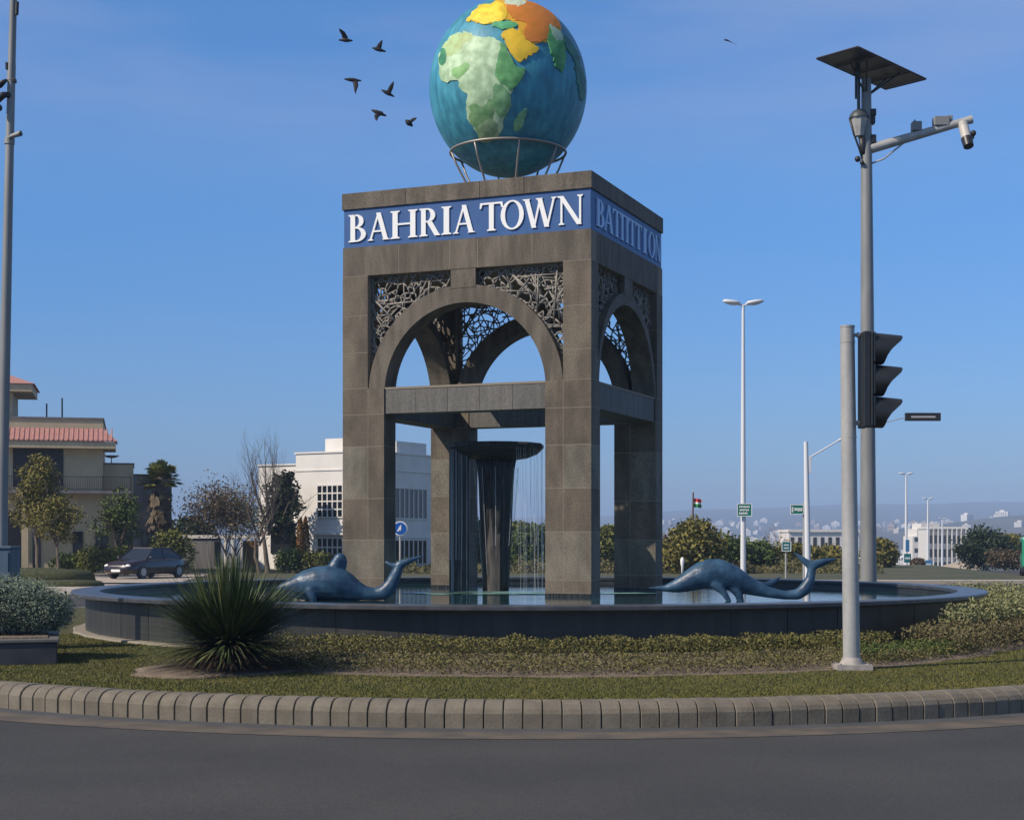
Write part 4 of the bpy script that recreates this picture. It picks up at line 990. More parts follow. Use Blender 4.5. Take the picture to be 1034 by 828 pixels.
def conif(loc, H, r, m, label, seed, cat='conifer'):
    root = empty('column_conifer', loc, label, cat); s = MB(); s.tube([(0, 0, -.05), (0, 0, H*.8)], [.05, .02], 6); s.build('trunk', M_bark, root)
    g_ = np.random.default_rng(seed); t = g_.random(2200); a = g_.random(2200)*2*PI; rr = r*np.sin(PI*np.clip(.12+.88*t, 0, 1))**.6*(.7+.4*g_.random(2200)); p = np.stack([rr*np.cos(a), rr*np.sin(a), .1+t*(H-.15)], 1)
    np_mesh('foliage', leaf_quads(p, .07, 1.5, .4), 4, m, root)
conif(G_(303.5, 84), hgt(522, 84), .22, M_orange, 'left one of the slim orange brown conifer pair by the white building', 1)
conif(G_(308.5, 84.3), hgt(521, 84.3), .22, M_orange, 'right one of the slim orange brown conifer pair by the white building', 2)
conif(G_(297, 84.3), hgt(538, 84.3), .24, M_deep, 'slim dark green conifer left of the orange brown pair', 3)
bush_('garden_bush', G_(316, 83), 1.8, 1.2, 1.3, M_yel, 'low yellow green bush under the lower window of the white building', 3000, .07, 36)
bush_('garden_bush', G_(292, 83), 1.6, 1.2, 1.5, M_green, 'dark green bush at the foot of the slim conifers', 3000, .07, 37)
bush_('garden_bush', G_(340, 84), 2.2, 1.2, 1.2, M_deep, 'dark low bush behind the left whale sculpture', 3000, .07, 38)

# low pavilion
pav = empty('garden_pavilion', G_(205, 96), 'low white flat roofed pavilion with columns, between the car and the bare trees', 'pavilion')
k9 = 96/F
s = MB(); s.box(-1.3, 2.9, 0, 2.5, 1.9, 2.1); s.build('roof', M_wwall, pav)
s = MB(); s.box(-1.2, 1.1, .1, .2, 0, 1.9); s.build('wall', M_gwall, pav)
s = MB(); s.box(.7, 1.05, .04, .11, .2, 1.7); s.build('window', M_glassd, pav)
for x in (1.3, 1.75, 2.3, 2.75): s = MB(); s.box(x, x+.14, 0, .14, 0, 1.9); s.build('column', M_wwall, pav)
s = MB(); s.box(-.45, .45, 0, .06, 0, 1.75)
tag(s.build('timber_gate', mat('orange_timber', (.30,.16,.06), (.24,.12,.05), rough=.7, scale=8), loc=G_(253, 90)), 'orange brown timber gate behind the bare trees', 'gate')

# ---------------------------------------------------------------- red roofed house
def win(parent, x0, x1, z0, z1, y, fr, nxp=2, nzp=2, t=.05, gm=None):
    s = MB(); s.box(x0, x1, y-.02, y+.02, z0, z1); wobj = s.build('window', gm or M_glassd, parent)
    s = MB(); e = .0
    for k in range(nxp+1): xx = lerp(x0, x1, k/nxp); s.box(xx-t/2, xx+t/2, y-.06, y-.022, z0, z1)
    for k in range(nzp+1): zz = lerp(z0, z1, k/nzp); s.box(x0-t/2, x1+t/2, y-.064, y-.024, zz-t/2, zz+t/2)
    s.build('frame', fr, wobj); return wobj
k1 = 84/F; H1 = Vector(((104-CX)*k1, 84, -.25))
house = empty('tiled_house', H1, 'cream two storey house with red tiled eaves and a dark balcony railing', 'house', rz=R(14))
def hx1(x): return (x-104)*k1*1.0
def hz1(y): return CZ+(HY-y)*k1+.25
s = MB(); s.box(-11, 0, 0, 8, 0, hz1(424)); s.build('wall', M_cream, house)
s = MB(); s.box(-11.05, .06, -.06, 8.05, hz1(424), hz1(424)+.1); s.build('parapet_coping', M_gwall, house)
s = MB(); zt_ = hz1(433); ze = hz1(446)
def slope(s, x0, x1, yo, yi, z_e, z_t, ends=.75):
    s.add([(x0, yo, z_e), (x1+ends, yo, z_e), (x1, yi, z_t), (x0, yi, z_t), (x0, yo, z_e-.06), (x1+ends, yo, z_e-.06), (x1+ends, 3, z_e), (x1+ends, 3, z_e-.06), (x1, 3, z_t)],
          [(0,1,2,3), (0,4,5,1), (1,6,8,2), (1,5,7,6)])
slope(s, -11, 0.01, -.95, -.01, ze, zt_)
for k in range(46): x = -11+k*.255; s.tube([(x, -.97, ze-.005), (x, -.02, zt_-.005)], .04, 5, caps=False)
s.build('tiled_eave', M_tile, house)
s = MB(); s.box(-11, .68, -.88, -.01, ze-.42, ze-.07); s.box(.01, .66, .0, 2.9, ze-.42, ze-.07); s.build('fascia', M_cream, house)
# penthouse with its own tiled roof
s = MB(); s.box(-11, hx1(16), .8, 5, hz1(424), hz1(397)); s.build('upper_wall', M_cream, house)
s = MB(); xr = hx1(38); zt2, ze2 = hz1(378), hz1(389)
s.add([(-11, .0, ze2), (xr, .0, ze2), (xr-1.4, 1.6, zt2), (-11, 1.6, zt2), (xr, 5.5, ze2), (xr-1.4, 4, zt2), (-11, 4, zt2), (-11, 5.5, ze2)], [(0,1,2,3), (1,4,5,2), (3,2,5,6), (4,7,6,5), (0,7,4,1)])
s.build('upper_tiled_roof', M_tile, house)
s = MB(); s.box(-11, xr-.15, .1, 5.3, ze2-.42, ze2-.02); s.build('upper_fascia', M_cream, house)
s = MB(); s.box(hx1(18), hx1(65), -.03, .02, hz1(492), hz1(452)); o_ = s.build('balcony_door', M_door, house)
s = MB(); 
for q in (18, 30, 42, 54, 65): s.box(hx1(q)-.03, hx1(q)+.03, -.06, -.03, hz1(492), hz1(452))
s.build('door_frame', M_blk2, o_)
s = MB(); s.box(-11, 1.5, -1.1, 0, hz1(499), hz1(496)); s.build('balcony_slab', M_gwall, house)
s = MB(); s.box(-11, 1.5, -1.08, -1.05, hz1(482)-.03, hz1(482)); s.box(-11, 1.5, -1.08, -1.05, hz1(496)+.05, hz1(496)+.08)
for k in range(110): x = -11+k*12.5/109; s.box(x-.008, x+.008, -1.075, -1.055, hz1(496), hz1(482))
for x in (-6, -3, 0, 1.48): s.box(x-.025, x+.025, -1.09, -1.04, hz1(496), hz1(482)+.04)
s.build('railing', M_blk2, house)
s = MB(); s.box(hx1(5), hx1(26), -.04, .02, .05, hz1(518)); s.build('entrance_door', M_door, house)
s = MB(); s.box(hx1(26.5), hx1(33), -1.0, -.65, 0, hz1(499)); s.build('porch_column', M_cream, house)
s = MB(); s.box(hx1(36), hx1(44), -.04, .02, .05, hz1(538)); s.build('window', M_glassd, house)
for a, b_, y0, y1 in ((75, 84, 560, 537), (97, 109, 555, 537)): win(house, hx1(a), hx1(b_), hz1(y0), hz1(y1), -.02, M_blk2, 2, 1, .04)
s = MB(); s.box(0.003, hx1(134), .8, 6, 0, hz1(468)); s.build('side_wing', M_cream, house)
s = MB(); s.box(0.003, hx1(134)+.05, .74, 6, hz1(468), hz1(468)+.08); s.build('wing_coping', M_gwall, house)
win(house, hx1(116), hx1(132), hz1(556), hz1(537), .78, M_blk2, 2, 1, .04)
s = MB(); s.box(hx1(134)+.003, hx1(172), .5, 6, 0, hz1(479)); s.build('grey_wing', M_gwall, house)
s = MB(); s.box(hx1(134), hx1(172)+.03, .45, 6, hz1(479), hz1(479)+.06); s.build('wing_coping', M_blk2, house)
s = MB()
for a in (149, 158): s.box(hx1(a), hx1(a+3), .46, .52, hz1(532), hz1(490))
s.build('slit_window', M_glassd, house)
win(house, hx1(142), hx1(152), hz1(560), hz1(537), .48, M_blk2, 1, 1, .04)
s = MB()
for x, y in ((49, 408), (64, 402)): s.box(hx1(x)-.04, hx1(x)+.04, .5, .58, hz1(424), hz1(y))
s.build('roof_post', M_blk2, house)
s = MB(); s.lathe([(0, 0), (.25, .04), (.42, .14), (.42, .16)], 16, c=(0, 0, 0)); s.v = [(x+hx1(112), y*.6+1.2, z+hz1(468)+.35) for x, y, z in s.v]; s.tube([(hx1(112), 1.2, hz1(468)), (hx1(112), 1.2, hz1(468)+.36)], .03, 6); s.build('satellite_dish', M_gwall, house)

# ---------------------------------------------------------------- white building
wa = math.atan2(-.5, .866)           # front face turned to the left
WB = Vector(((372-CX)/F*90, 90, -.25))
wb = empty('white_building', WB, 'white two storey flat roofed building with gridded windows behind the left pillar', 'building', rz=wa)
k2 = 90/F
def hz2(y): return CZ+(HY-y)*k2+.25
# local: x to the right along the front (towards 0 = corner), y back
s = MB(); s.box(-5.35, 0, 0, 8.0, 0, hz2(456)); s.build('wall', M_wwall, wb)
s = MB(); s.box(-5.42, .06, -.07, 8.06, hz2(456), hz2(456)+.1); s.box(-5.4, .05, -.05, 8.05, hz2(474), hz2(474)+.07); s.build('cornice', M_wwall, wb)
s = MB(); s.box(-3.9, -1.3, 1, 3, hz2(456)+.1, hz2(440)); s.box(-1.2, -.2, 3.2, 6.5, hz2(456)+.1, hz2(442)); s.build('roof_block', M_wwall, wb)
s = MB(); s.box(-9.2, -5.352, 1.2, 7, 0, hz2(466)); s.build('side_wing', M_wwall, wb)
s = MB(); s.box(-9.25, -5.352, 1.1, 7.05, hz2(466), hz2(466)+.08); s.box(-8.6, -5.352, .0, 1.2, 2.7, 2.9); s.build('wing_coping', M_wwall, wb)
s = MB(); s.box(-8.2, -6.4, 1.12, 1.22, 1.0, 2.6); s.build('wing_opening', M_glassd, wb)
win(wb, -3.7, -.7, hz2(522), hz2(489), -.02, M_wwall, 8, 4, .075)
win(wb, -3.7, -.7, hz2(572), hz2(543), -.02, M_wwall, 8, 3, .075)
s = MB(); s.box(-3.9, -.5, -.28, 0, hz2(540), hz2(538)); s.build('window_canopy', M_wwall, wb)
# windows on the shaded side face (local x=0 plane): use a turned frame
for zb1, zt1, tname in ((523, 491, 'up'), (571, 545, 'low')):
    s = MB(); s.box(-.02, .02, 2.2, 6.2, hz2(zb1), hz2(zt1)); o_ = s.build('window', M_glassd, wb)
    s = MB()
    for k in range(9): y = lerp(2.2, 6.2, k/8); s.box(.022, .06, y-.045, y+.045, hz2(zb1), hz2(zt1))
    for z in (hz2(zb1), hz2(zt1)): s.box(.024, .07, 2.15, 6.25, z-.04, z+.04)
    s.build('frame', M_wwall, o_)
s = MB(); s.box(-.05, .08, 2.0, 6.4, hz2(545)+.1, hz2(545)+.2); s.build('window_canopy', M_wwall, wb)

# ---------------------------------------------------------------- car
D_ = 71; car = empty('parked_car', Vector(((150-CX)/F*D_-.35, D_+1, -.19)), 'dark saloon car with a maroon side parked on the driveway behind the pool', 'car', rz=math.atan2(-.91, -.41))
# local: +x forward, y left, z up ; length 4.4
def loft(secs):
    s = MB(); n = len(secs[0])
    for sc_ in secs: s.v += sc_
    for i in range(len(secs)-1):
        for k in range(n): a = i*n+k; b_ = i*n+(k+1) % n; s.f.append((a, b_, b_+n, a+n)); s.mi.append(0)
    s.f += [tuple(range(n))[::-1], tuple(range((len(secs)-1)*n, len(secs)*n))]; s.mi += [0, 0]; return s
def sec(x, w_, z0, zt): return [(x, -w_, z0+.1), (x, -w_*.96, z0), (x, w_*.96, z0), (x, w_, z0+.1), (x, w_*1.0, zt-.16), (x, w_*.9, zt-.02), (x, w_*.5, zt+.012), (x, -w_*.5, zt+.012), (x, -w_*.9, zt-.02), (x, -w_, zt-.16)]
M_car = mat('car_paint', (.012,.004,.005), (.02,.006,.007), rough=.3, scale=1, coat=.6)
loft([sec(-2.2, .72, .4, .82), sec(-2.1, .82, .25, .93), sec(-1.3, .88, .2, .97), sec(0, .89, .2, .93), sec(1.0, .88, .2, .90), sec(1.8, .84, .22, .78), sec(2.1, .76, .28, .68), sec(2.2, .64, .34, .58)]).build('body', M_car, car, smooth=True)
def cs(x, w0, w1, z0, z1): return [(x[0], -w0, z0), (x[0], w0, z0), (x[1], w1, z1), (x[1], -w1, z1)]
s = MB(); b0, t0_ = [(-1.75, .78), (.95, .78)], [(-.95, .6), (.25, .6)]
s.add([(-1.75, -.8, .92), (-1.75, .8, .92), (1.0, .8, .88), (1.0, -.8, .88), (-1.0, -.6, 1.38), (-1.0, .6, 1.38), (.25, .6, 1.40), (.25, -.6, 1.40)], [(0,1,2,3), (4,7,6,5), (0,4,5,1), (1,5,6,2), (2,6,7,3), (3,7,4,0)]); s.build('windows', M_glassd, car)
s = MB(); s.box(-1.0, .25, -.6, .6, 1.385, 1.43)
for y in (-1, 1):
    s.tube([(1.0, y*.8, .9), (.25, y*.6, 1.41), (-1.0, y*.6, 1.40), (-1.75, y*.8, .93)], .035, 6); s.tube([(-.35, y*.805, .92), (-.35, y*.605, 1.40)], .03, 5)
s.build('roof', M_car, car, bevel=.02)
for x in (1.35, -1.35):
    for y in (-1, 1):
        s = MB(); s.tube([(x, y*.72, .31), (x, y*.9, .31)], .31, 22); wh = s.build('wheel', M_blk2, car, smooth='auto')
        s = MB(); s.tube([(x, y*.895, .31), (x, y*.91, .31)], .19, 16); s.build('rim', M_galv, wh)
for y in (-1, 1):
    s = MB(); s.sphere((2.06, y*.58, .60), (.12, .16, .08)); s.build('headlight', M_white, car, smooth=True)
    s = MB(); s.box(.75, .9, y*.86, y*1.0, .92, 1.02) if y > 0 else s.box(.75, .9, -1.0, -.86, .92, 1.02); s.build('mirror', M_car, car, bevel=.02)
s = MB(); s.box(2.15, 2.21, -.35, .35, .38, .52); s.build('grille', M_blk2, car); s = MB(); s.box(2.2, 2.23, -.25, .25, .33, .44); s.build('number_plate', M_white, car)

# ---------------------------------------------------------------- roundel sign
D_ = 45; k3 = D_/F; rs = empty('direction_sign', Vector(((404-CX)*k3, D_+15*0, -.2)), 'round blue sign with a white arrow, seen between the left pillars', 'sign')
rs.location = ((404-CX)*k3, D_, -.2); zc = CZ+(HY-533.5)*k3+.2
def disc(s, r, y0, y1, z): s.tube([(0, y0, z), (0, y1, z)], r, 28)
s = MB(); disc(s, 7.3*k3, 0, .02, zc); s.build('border', M_white, rs)
s = MB(); disc(s, 6.2*k3, -.012, 0, zc); s.build('face', M_btxt, rs)
q_ = k3
s = MB(); s.prism([(-3.2*q_, -3*q_), (-1.0*q_, -2.8*q_), (-.4*q_, -1.2*q_), (.9*q_, -2.6*q_), (1.2*q_, 4*q_), (-.4*q_, 2.2*q_), (-2.0*q_, -.8*q_)], lambda a, b_, d: (a, d, zc+b_), -.022, -.012); s.build('arrow', M_white, rs)
s = MB(); s.tube([(0, .04, 0), (0, .04, zc+.1)], .03, 8); s.build('post', M_galv, rs)

# ---------------------------------------------------------------- street lamps
def lamp(x, ytop, D, label, zb=None, group='double headed street lamps', rad=.1):
    zb = tz(0, D)+.02 if zb is None else zb; z0 = zb; H = CZ+(HY-ytop)/F*D-z0
    root = empty('street_lamp', ((x-CX)/F*D, D, z0), label, 'street lamp', group)
    s = MB(); s.tube([(0, 0, 0), (0, 0, H*.6), (0, 0, H)], [rad*1.3, rad*1.0, rad*.65], 12); s.build('pole', M_lampw, root, smooth='auto')
    for sx in (-1, 1):
        s = MB(); s.tube([(0, 0, H-.02), (sx*.25, 0, H+.03)], .04, 6)
        s.lathe([(0, -.5), (.5, -.35), (.9, 0), (1, .3), (.8, .6), (0, .75)], 14)
        m0 = len(s.v)-14*6
        for i in range(m0, len(s.v)):
            xx, yy, zz = s.v[i]; s.v[i] = (sx*(.50+xx*.40), yy*.2, H+.08+zz*.19+xx*.05)
        s.build('lamp_head', M_lampw, root, smooth=True)
    return root
lp1 = lamp(750.5, 308, 66, 'tallest double headed lamp, white pole carrying a green sign, right of the tower', rad=.095)
lamp(915, 479, 184, 'double headed lamp with blue plates on its pole, left of the distant row', rad=.14)
lamp(937, 504, 244, 'double headed lamp with a single blue plate, middle of the distant row', rad=.17)
lamp(951.5, 524, 336, 'smallest plain double headed lamp, right end of the distant row', rad=.22)
def panel(name, x0, x1, y0, y1, D, m, label, cat, lines=None, post=None, pm=None, rim=True, group=None):
    k = D/F; zb = tz(0, D); cx_ = (x0+x1)/2; root = empty(name, ((cx_-CX)*k, D-.22, zb), label, cat, group)
    a, b_ = (x0-cx_)*k, (x1-cx_)*k; z0, z1 = CZ+(HY-y1)*k-zb, CZ+(HY-y0)*k-zb
    s = MB(); s.box(a, b_, 0, .04, z0, z1); pl_ = s.build('sign_plate', m, root)
    if rim:
        t = .5*k; s = MB(); s.box(a-t, b_+t, -.012, .0, z1-t*.3, z1+t); s.box(a-t, b_+t, -.012, 0, z0-t, z0+t*.3); s.box(a-t, a+t*.3, -.010, 0.002, z0, z1); s.box(b_-t*.3, b_+t, -.010, .002, z0, z1); s.build('sign_border', M_white, root)
    for i, (lx0, lx1, lz, lh) in enumerate(lines or []):
        s = MB(); n = max(2, int((lx1-lx0)*9)); rnd = random.Random(i+int(x0))
        for q in range(n):
            u0 = lerp(lx0, lx1, q/n); u1 = lerp(lx0, lx1, (q+.72)/n); j = rnd.uniform(-.15, .15)*lh
            s.box(lerp(a, b_, u0), lerp(a, b_, u1), -.012, -.002, lerp(z0, z1, lz-lh/2+j), lerp(z0, z1, lz+lh/2+j*.5))
        s.build('sign_text', M_white, root)
    if post is not None:
        px_ = (post-cx_)*k; s = MB(); s.tube([(px_, .08, 0), (px_, .08, z1+.1)], .045, 8); s.build('post', pm or M_galv, root)
    return root
panel('road_sign', 744, 758, 509, 521, 66, M_gtxt, 'small green sign with three white lines, strapped to the tall lamp pole', 'sign', [(.12,.9,.78,.14),(.15,.85,.5,.14),(.12,.75,.22,.16)])
panel('road_sign', 797.5, 810, 510, 519, 62, M_gtxt, 'green sign with white lettering left of the single arm lamp post', 'sign', [(.3,.95,.5,.35),(.08,.22,.5,.6)], post=811)
panel('road_sign', 789, 797.5, 547, 556, 72, mat('sign_teal', (.0,.12,.13), rough=.5), 'small square teal sign low beside the right whale tail', 'sign', [(.2,.8,.65,.14),(.2,.8,.3,.14)], post=793)
panel('pole_plate', 914, 917.8, 545, 557, 183, mat('plate_blue', (.03,.16,.33), rough=.5), 'narrow blue plate high on the distant lamp pole', 'sign', rim=False)
panel('pole_plate', 912.5, 919.5, 559, 568, 183, MATS['sign_teal'], 'teal square plate below the narrow blue plate on the distant lamp pole', 'sign', [(.15,.85,.5,.2)], rim=False)
panel('pole_plate', 933.5, 941, 565.5, 574, 243, MATS['plate_blue'], 'blue square plate on the middle distant lamp pole', 'sign', [(.15,.85,.5,.2)], rim=False)
# single-arm post
D_ = 60; k4 = D_/F; rt = empty('arm_lamp_post', ((816-CX)*k4, D_, -.25), 'white single arm post left of the traffic light post', 'lamp post')
def L4(x, y): return Vector(((x-816)*k4, 0, CZ+(HY-y)*k4+.25))
s = MB(); s.tube([(0, 0, 0), L4(815, 520), L4(813.8, 446)], [.13, .11, .085], 12); s.build('pole', M_lampw, rt, smooth='auto')
s = MB(); a = L4(816, 478); c = L4(819, 461); s.box(a.x, c.x, -.06, .06, a.z, c.z); s.build('junction_box', M_lampw, rt, bevel=.01)
s = MB(); s.tube([L4(816, 463), L4(849, 443.5)], .03, 8); s.tube([L4(847, 444.5), L4(856, 441)], [.05, .07], 8); s.build('arm', M_lampw, rt, smooth='auto')
# flag
D_ = 95; k5 = D_/F; fl = empty('flagpole', ((698.7-CX)*k5, D_, -.3), 'thin flagpole with a small red, white and green flag above the trees', 'flagpole')
def L5(x, y): return Vector(((x-698.7)*k5, 0, CZ+(HY-y)*k5+.3))
s = MB(); s.tube([(0, 0, 0), L5(700, 497)], [.07, .05], 8); s.build('pole', mat('rust_pole', (.13,.08,.07), rough=.7), fl)
for nm, z0, z1, m in (('red_band', 503, 506.5, mat('flag_red', (.5,.03,.03), rough=.8)), ('white_band', 506.5, 508.5, M_white), ('green_band', 508.5, 512, mat('flag_green', (.02,.22,.05), rough=.8))):
    s = MB(); n = 10; vs = []
    for q in range(n+1):
        x = lerp(700.2, 708.5, q/n); wv = .08*math.sin(q*.9); dz = q*.12
        for yy in (z0, z1):
            p = L5(x, yy+dz*.8); vs += [(p.x, wv, p.z), (p.x, wv+.02, p.z)]
    fs = []
    for q in range(n):
        a = q*4; fs += [(a, a+4, a+6, a+2), (a+1, a+3, a+7, a+5), (a, a+1, a+5, a+4), (a+2, a+6, a+7, a+3)]
    s.add(vs, fs); s.build('flag_band', m, fl)

# ---------------------------------------------------------------- trees and shrubs behind
GT = 'row of trees behind the pool'
def T_(x, D, ytop, wpx, m, label, seed, n=5000, leaf=.14, trunk_h=.15, name='background_tree', **kw):
    zb = tz(0, D)+.05; return tree(name, ((x-CX)/F*D, D, zb), hgt(ytop-2, D, zb), wpx*1.25*D/F, m, label, seed=seed, n=n, leaf=leaf, trunk_h=trunk_h, group=GT, **kw)
for i, (x, D, yt, wp_, m, lab) in enumerate([
 (452, 104, 533, 40, M_yel, 'yellow green tree seen just left of the fountain stem'),
 (478, 100, 530, 44, M_green, 'green tree seen between the fountain pier and stem'),
 (505, 108, 528, 40, M_yel, 'yellow green tree half hidden by the fountain stem'),
 (524, 100, 531, 36, M_yel, 'light yellow green tree right of the fountain stem'),
 (538, 96, 534, 40, M_green, 'darker green tree seen against the near right pillar'),
 (560, 106, 530, 36, M_yel, 'yellow green tree mostly behind the near right pillar'),
 (614, 100, 533, 30, M_yel, 'slim yellow green tree seen between the two right pillars'),
 (590, 110, 538, 34, M_green, 'green tree hidden behind the near right pillar'),
 (640, 100, 541, 40, M_olive, 'olive tree behind the far right pillar'),
 (423, 110, 540, 30, M_green, 'green tree right of the white building'),
 (700, 82, 529, 50, M_olive, 'big olive tree under the flagpole'),
 (677, 86, 548, 44, M_brown, 'brownish tree right beside the tower at the right'),
 (728, 88, 549, 48, M_green, 'green tree left of the tall lamp pole'),
 (762, 90, 553, 44, M_green, 'low green tree right of the tall lamp pole'),
 (806, 92, 557, 50, M_olive, 'low olive tree behind the right whale tail'),
 (838, 95, 560, 44, M_olive, 'low olive tree left of the traffic light post'),
 (893, 112, 548, 24, M_brown, 'brown autumn tree left of the first distant lamp'),
 (926, 120, 566, 11, M_brown, 'small brown tree between the first two distant lamps'),
 (890, 100, 548, 30, M_olive, 'olive tree right behind the tall solar mast'),
 (996, 112, 539, 52, M_deep, 'large dark green tree left of the green van'),
 (1024, 125, 543, 34, M_olive, 'olive tree at the right edge behind the green van')]):
    T_(x, D, yt, wp_, m, lab, 100+i, n=9500 if x < 650 or x > 990 else 7500, leaf=.12 if m is not M_brown else .10, clumps=20)
bare_tree('bare_tree', ((782-CX)/F*95, 95, -.3), hgt(522, 95, -.3), 'pinkish leafless tree between the tall lamp and the single arm post', 71, spread=.5, depth=4, m=mat('pink_twigs', (.22,.15,.13), (.28,.20,.18), rough=.9, scale=5), up=.2, first=.25, r=.07)
bare_tree('bare_tree', ((771-CX)/F*97, 97, -.3), hgt(540, 97, -.3), 'small leafless tree left of the pinkish one', 72, spread=.5, depth=3, m=MATS['pink_twigs'], up=.2, first=.25, r=.06)
# reed-like scrub strip beyond the pool at right and centre
g_ = np.random.default_rng(9); n = 26000; x = g_.uniform(-12, 20, n); y = g_.uniform(82, 90, n); z = -.26+g_.random(n)**1.4*.75*(.7+.3*np.sin(x*1.7)+.2*np.sin(x*5))
tag(np_mesh('scrub', leaf_quads(np.stack([x, y, z], 1), .11, 1.2, .3), 4, leafm('leaf_scrub', (.06,.06,.02), (.11,.105,.035), (.19,.16,.08))), 'strip of dry knee high scrub along the far verge behind the pool', 'scrub', kind='stuff')
bush_('roadside_bush', (31.5, 98, -.3), 3.0, 2, 1.4, M_brown, 'pale brown bush left of the green van', 3000, .09, 81)
s = MB(); s.lathe([(2.2, 0), (1.6, .45), (.6, .8), (0, .85)], 24, rad_mod=lambda t, z: 1+.15*math.sin(3*t)); tag(s.build('rubble_mound', mat('pale_earth', (.36,.31,.25), (.28,.24,.19), rough=.95, scale=2), smooth=True, loc=((975-CX)/F*125, 125, tz(0, 125))), 'pale earth mound at the foot of the dark green tree', 'mound')
# person far away: small pale sign-like figure is left as a bollard
s = MB(); s.lathe([(.06, 0), (.06, .45), (.1, .6), (.1, .8), (.05, .9), (0, .92)], 12); tag(s.build('white_bollard', M_white, smooth=True, loc=((689-CX)/F*78, 78, -.2)), 'small white bollard at the far verge left of the flagpole tree', 'bollard')

# green van at the right edge
D_ = 76; k6 = D_/F; van = empty('green_van', ((1068-CX)*k6, D_+2, -.25), 'bright green van cut by the right edge of the picture', 'van', rz=R(-17))
M_van = mat('van_green', (.01,.24,.12), (.015,.28,.15), rough=.35, scale=1, coat=.5)
s = MB(); s.box(-1.1, 1.1, -2.3, 2.3, .35, 2.0); s.build('body', M_van, van, bevel=.12)
s = MB(); s.box(-.9, .9, -2.33, -2.28, 1.15, 1.8); s.build('windscreen', M_glassd, van)
s = MB(); s.box(-1.13, -1.09, -2.0, 1.8, 1.15, 1.75); s.build('side_window', M_glassd, van)
s = MB(); s.box(-1.08, 1.08, -2.4, -2.28, .3, .55); s.build('bumper', M_blk2, van)
for x in (-1, 1):
    s = MB(); s.box(min(x*.65, x*.95), max(x*.65, x*.95), -2.34, -2.29, .7, .9); s.build('headlight', M_white, van)
    for y in (-1.5, 1.5): s = MB(); s.tube([(x*.85, y, .36), (x*1.12, y, .36)], .36, 18); s.build('wheel', M_blk2, van, smooth='auto')

# ---------------------------------------------------------------- distant buildings
ter = empty('terraced_building', ((957-CX)/F*380, 380, tz(130, 380)-2), 'large white building with tall vertical fins behind the distant lamps', 'building', rz=R(-6))
s = MB(); s.box(-5, 4.5, 0, 14, 0, 12.4); s.build('wall', M_wwall, ter)
s = MB(); s.box(-5.2, 4.7, -1, 14, 12.4, 12.9); s.build('roof', M_wwall, ter)
for z in (2.2, 5.4, 8.8): s = MB(); s.box(-4.6, 4.2, -.06, .02, z, z+2.0); s.build('window_band', M_glassd, ter)
for k in range(9): s = MB(); x = -4.7+k*1.12; s.box(x-.12, x+.12, -1.0, -.08, 0, 12.4); s.build('fin', M_wwall, ter)
tw = empty('terraced_building', ((934-CX)/F*420, 420, tz(130, 420)-2), 'white stepped building directly left of the one with fins', 'building')
for k, (a, b_, h) in enumerate(((-3.4, 4, 11.5), (-2.2, 4, 13.5), (-1, 4, 15))): s = MB(); s.box(a, b_, k*.02-.01*k, 10, 0 if k == 0 else (11.5, 13.5)[k-1], h); s.build('storey', M_wwall, tw)
for z in (3.5, 7, 10): s = MB(); s.box(-2.9, 3.5, -.07, .0, z, z+1.2); s.build('window_band', M_glassd, tw)
cn = empty('arcade_building', ((832-CX)/F*300, 300, tz(60, 300)-1), 'long low white building with dark arcade openings behind the right whale tail', 'building', rz=R(4))
s = MB(); s.box(-7, 7, 0, 8, 0, 9.4-.8); s.build('wall', M_wwall, cn)
for k in range(9): s = MB(); x = -6.3+k*1.5; s.box(x-.35, x+.35, -.06, .02, 4.4, 7.6); s.build('opening', M_door, cn)
s = MB(); s.box(-7.2, 7.2, -.4, 8, 8.6, 9.1); s.build('roof', M_wwall, cn)
# hillside town, each house a thing of its own
cols = [(.64,.61,.56), (.52,.47,.40), (.74,.71,.67), (.42,.33,.27), (.56,.53,.5), (.38,.28,.23)]
protos = []
for i in range(6):
    rnd = random.Random(200+i); s = MB(); w2, d2, h2 = rnd.uniform(4, 8), 5, rnd.uniform(5, 9); s.box(-w2, w2, -d2, d2, -3, h2); s.box(-w2*.4, w2*.3, -d2*.5, d2*.6, h2, h2+2.2)
    s.m = 1
    for fl_ in range(int(h2//3)):
        for q in range(int(w2//1.3)): x = -w2+1+q*2.5; s.box(x, x+1.1, -d2-.05, -d2+.1, 1+fl_*3, 2.4+fl_*3)
    protos.append(s.build('town_house', [mat('town_wall_'+'abcdef'[i], cols[i], rough=.9), M_glassd], fix=True))
kinds = ['white', 'beige', 'bright white', 'brown', 'light grey', 'reddish']
rnd = random.Random(77); used = [0]*6; cnt_ = 0
def place_house(x, y, sc_):
    global cnt_
    i = rnd.choices(range(6), [4, 3, 5, 2, 3, 1.5])[0]
    o = protos[i] if not used[i] else protos[i].copy()
    if used[i]: col.objects.link(o)
    used[i] = 1; o.location = (x, y, tz(x, y)); o.rotation_euler = (0, 0, rnd.uniform(-.7, .7)); o.scale = (sc_*rnd.uniform(.7, 1.4), sc_, sc_*rnd.uniform(.75, 1.2))
    tag(o, 'small %s flat roofed house, one of many in the distant hillside town' % kinds[i], 'house', 'houses of the distant town'); cnt_ += 1
for _ in range(110):
    D = rnd.uniform(600, 1400); px_ = rnd.uniform(665, 1040); place_house((px_-CX)/F*D, D, .5)
for _ in range(150):
    D = rnd.uniform(1300, 3000); px_ = rnd.uniform(665, 1045); place_house((px_-CX)/F*D, D, .85)
for _ in range(60):
    x = rnd.gauss(620, 110); y = rnd.uniform(1250, 1700); place_house(x, y, .65)

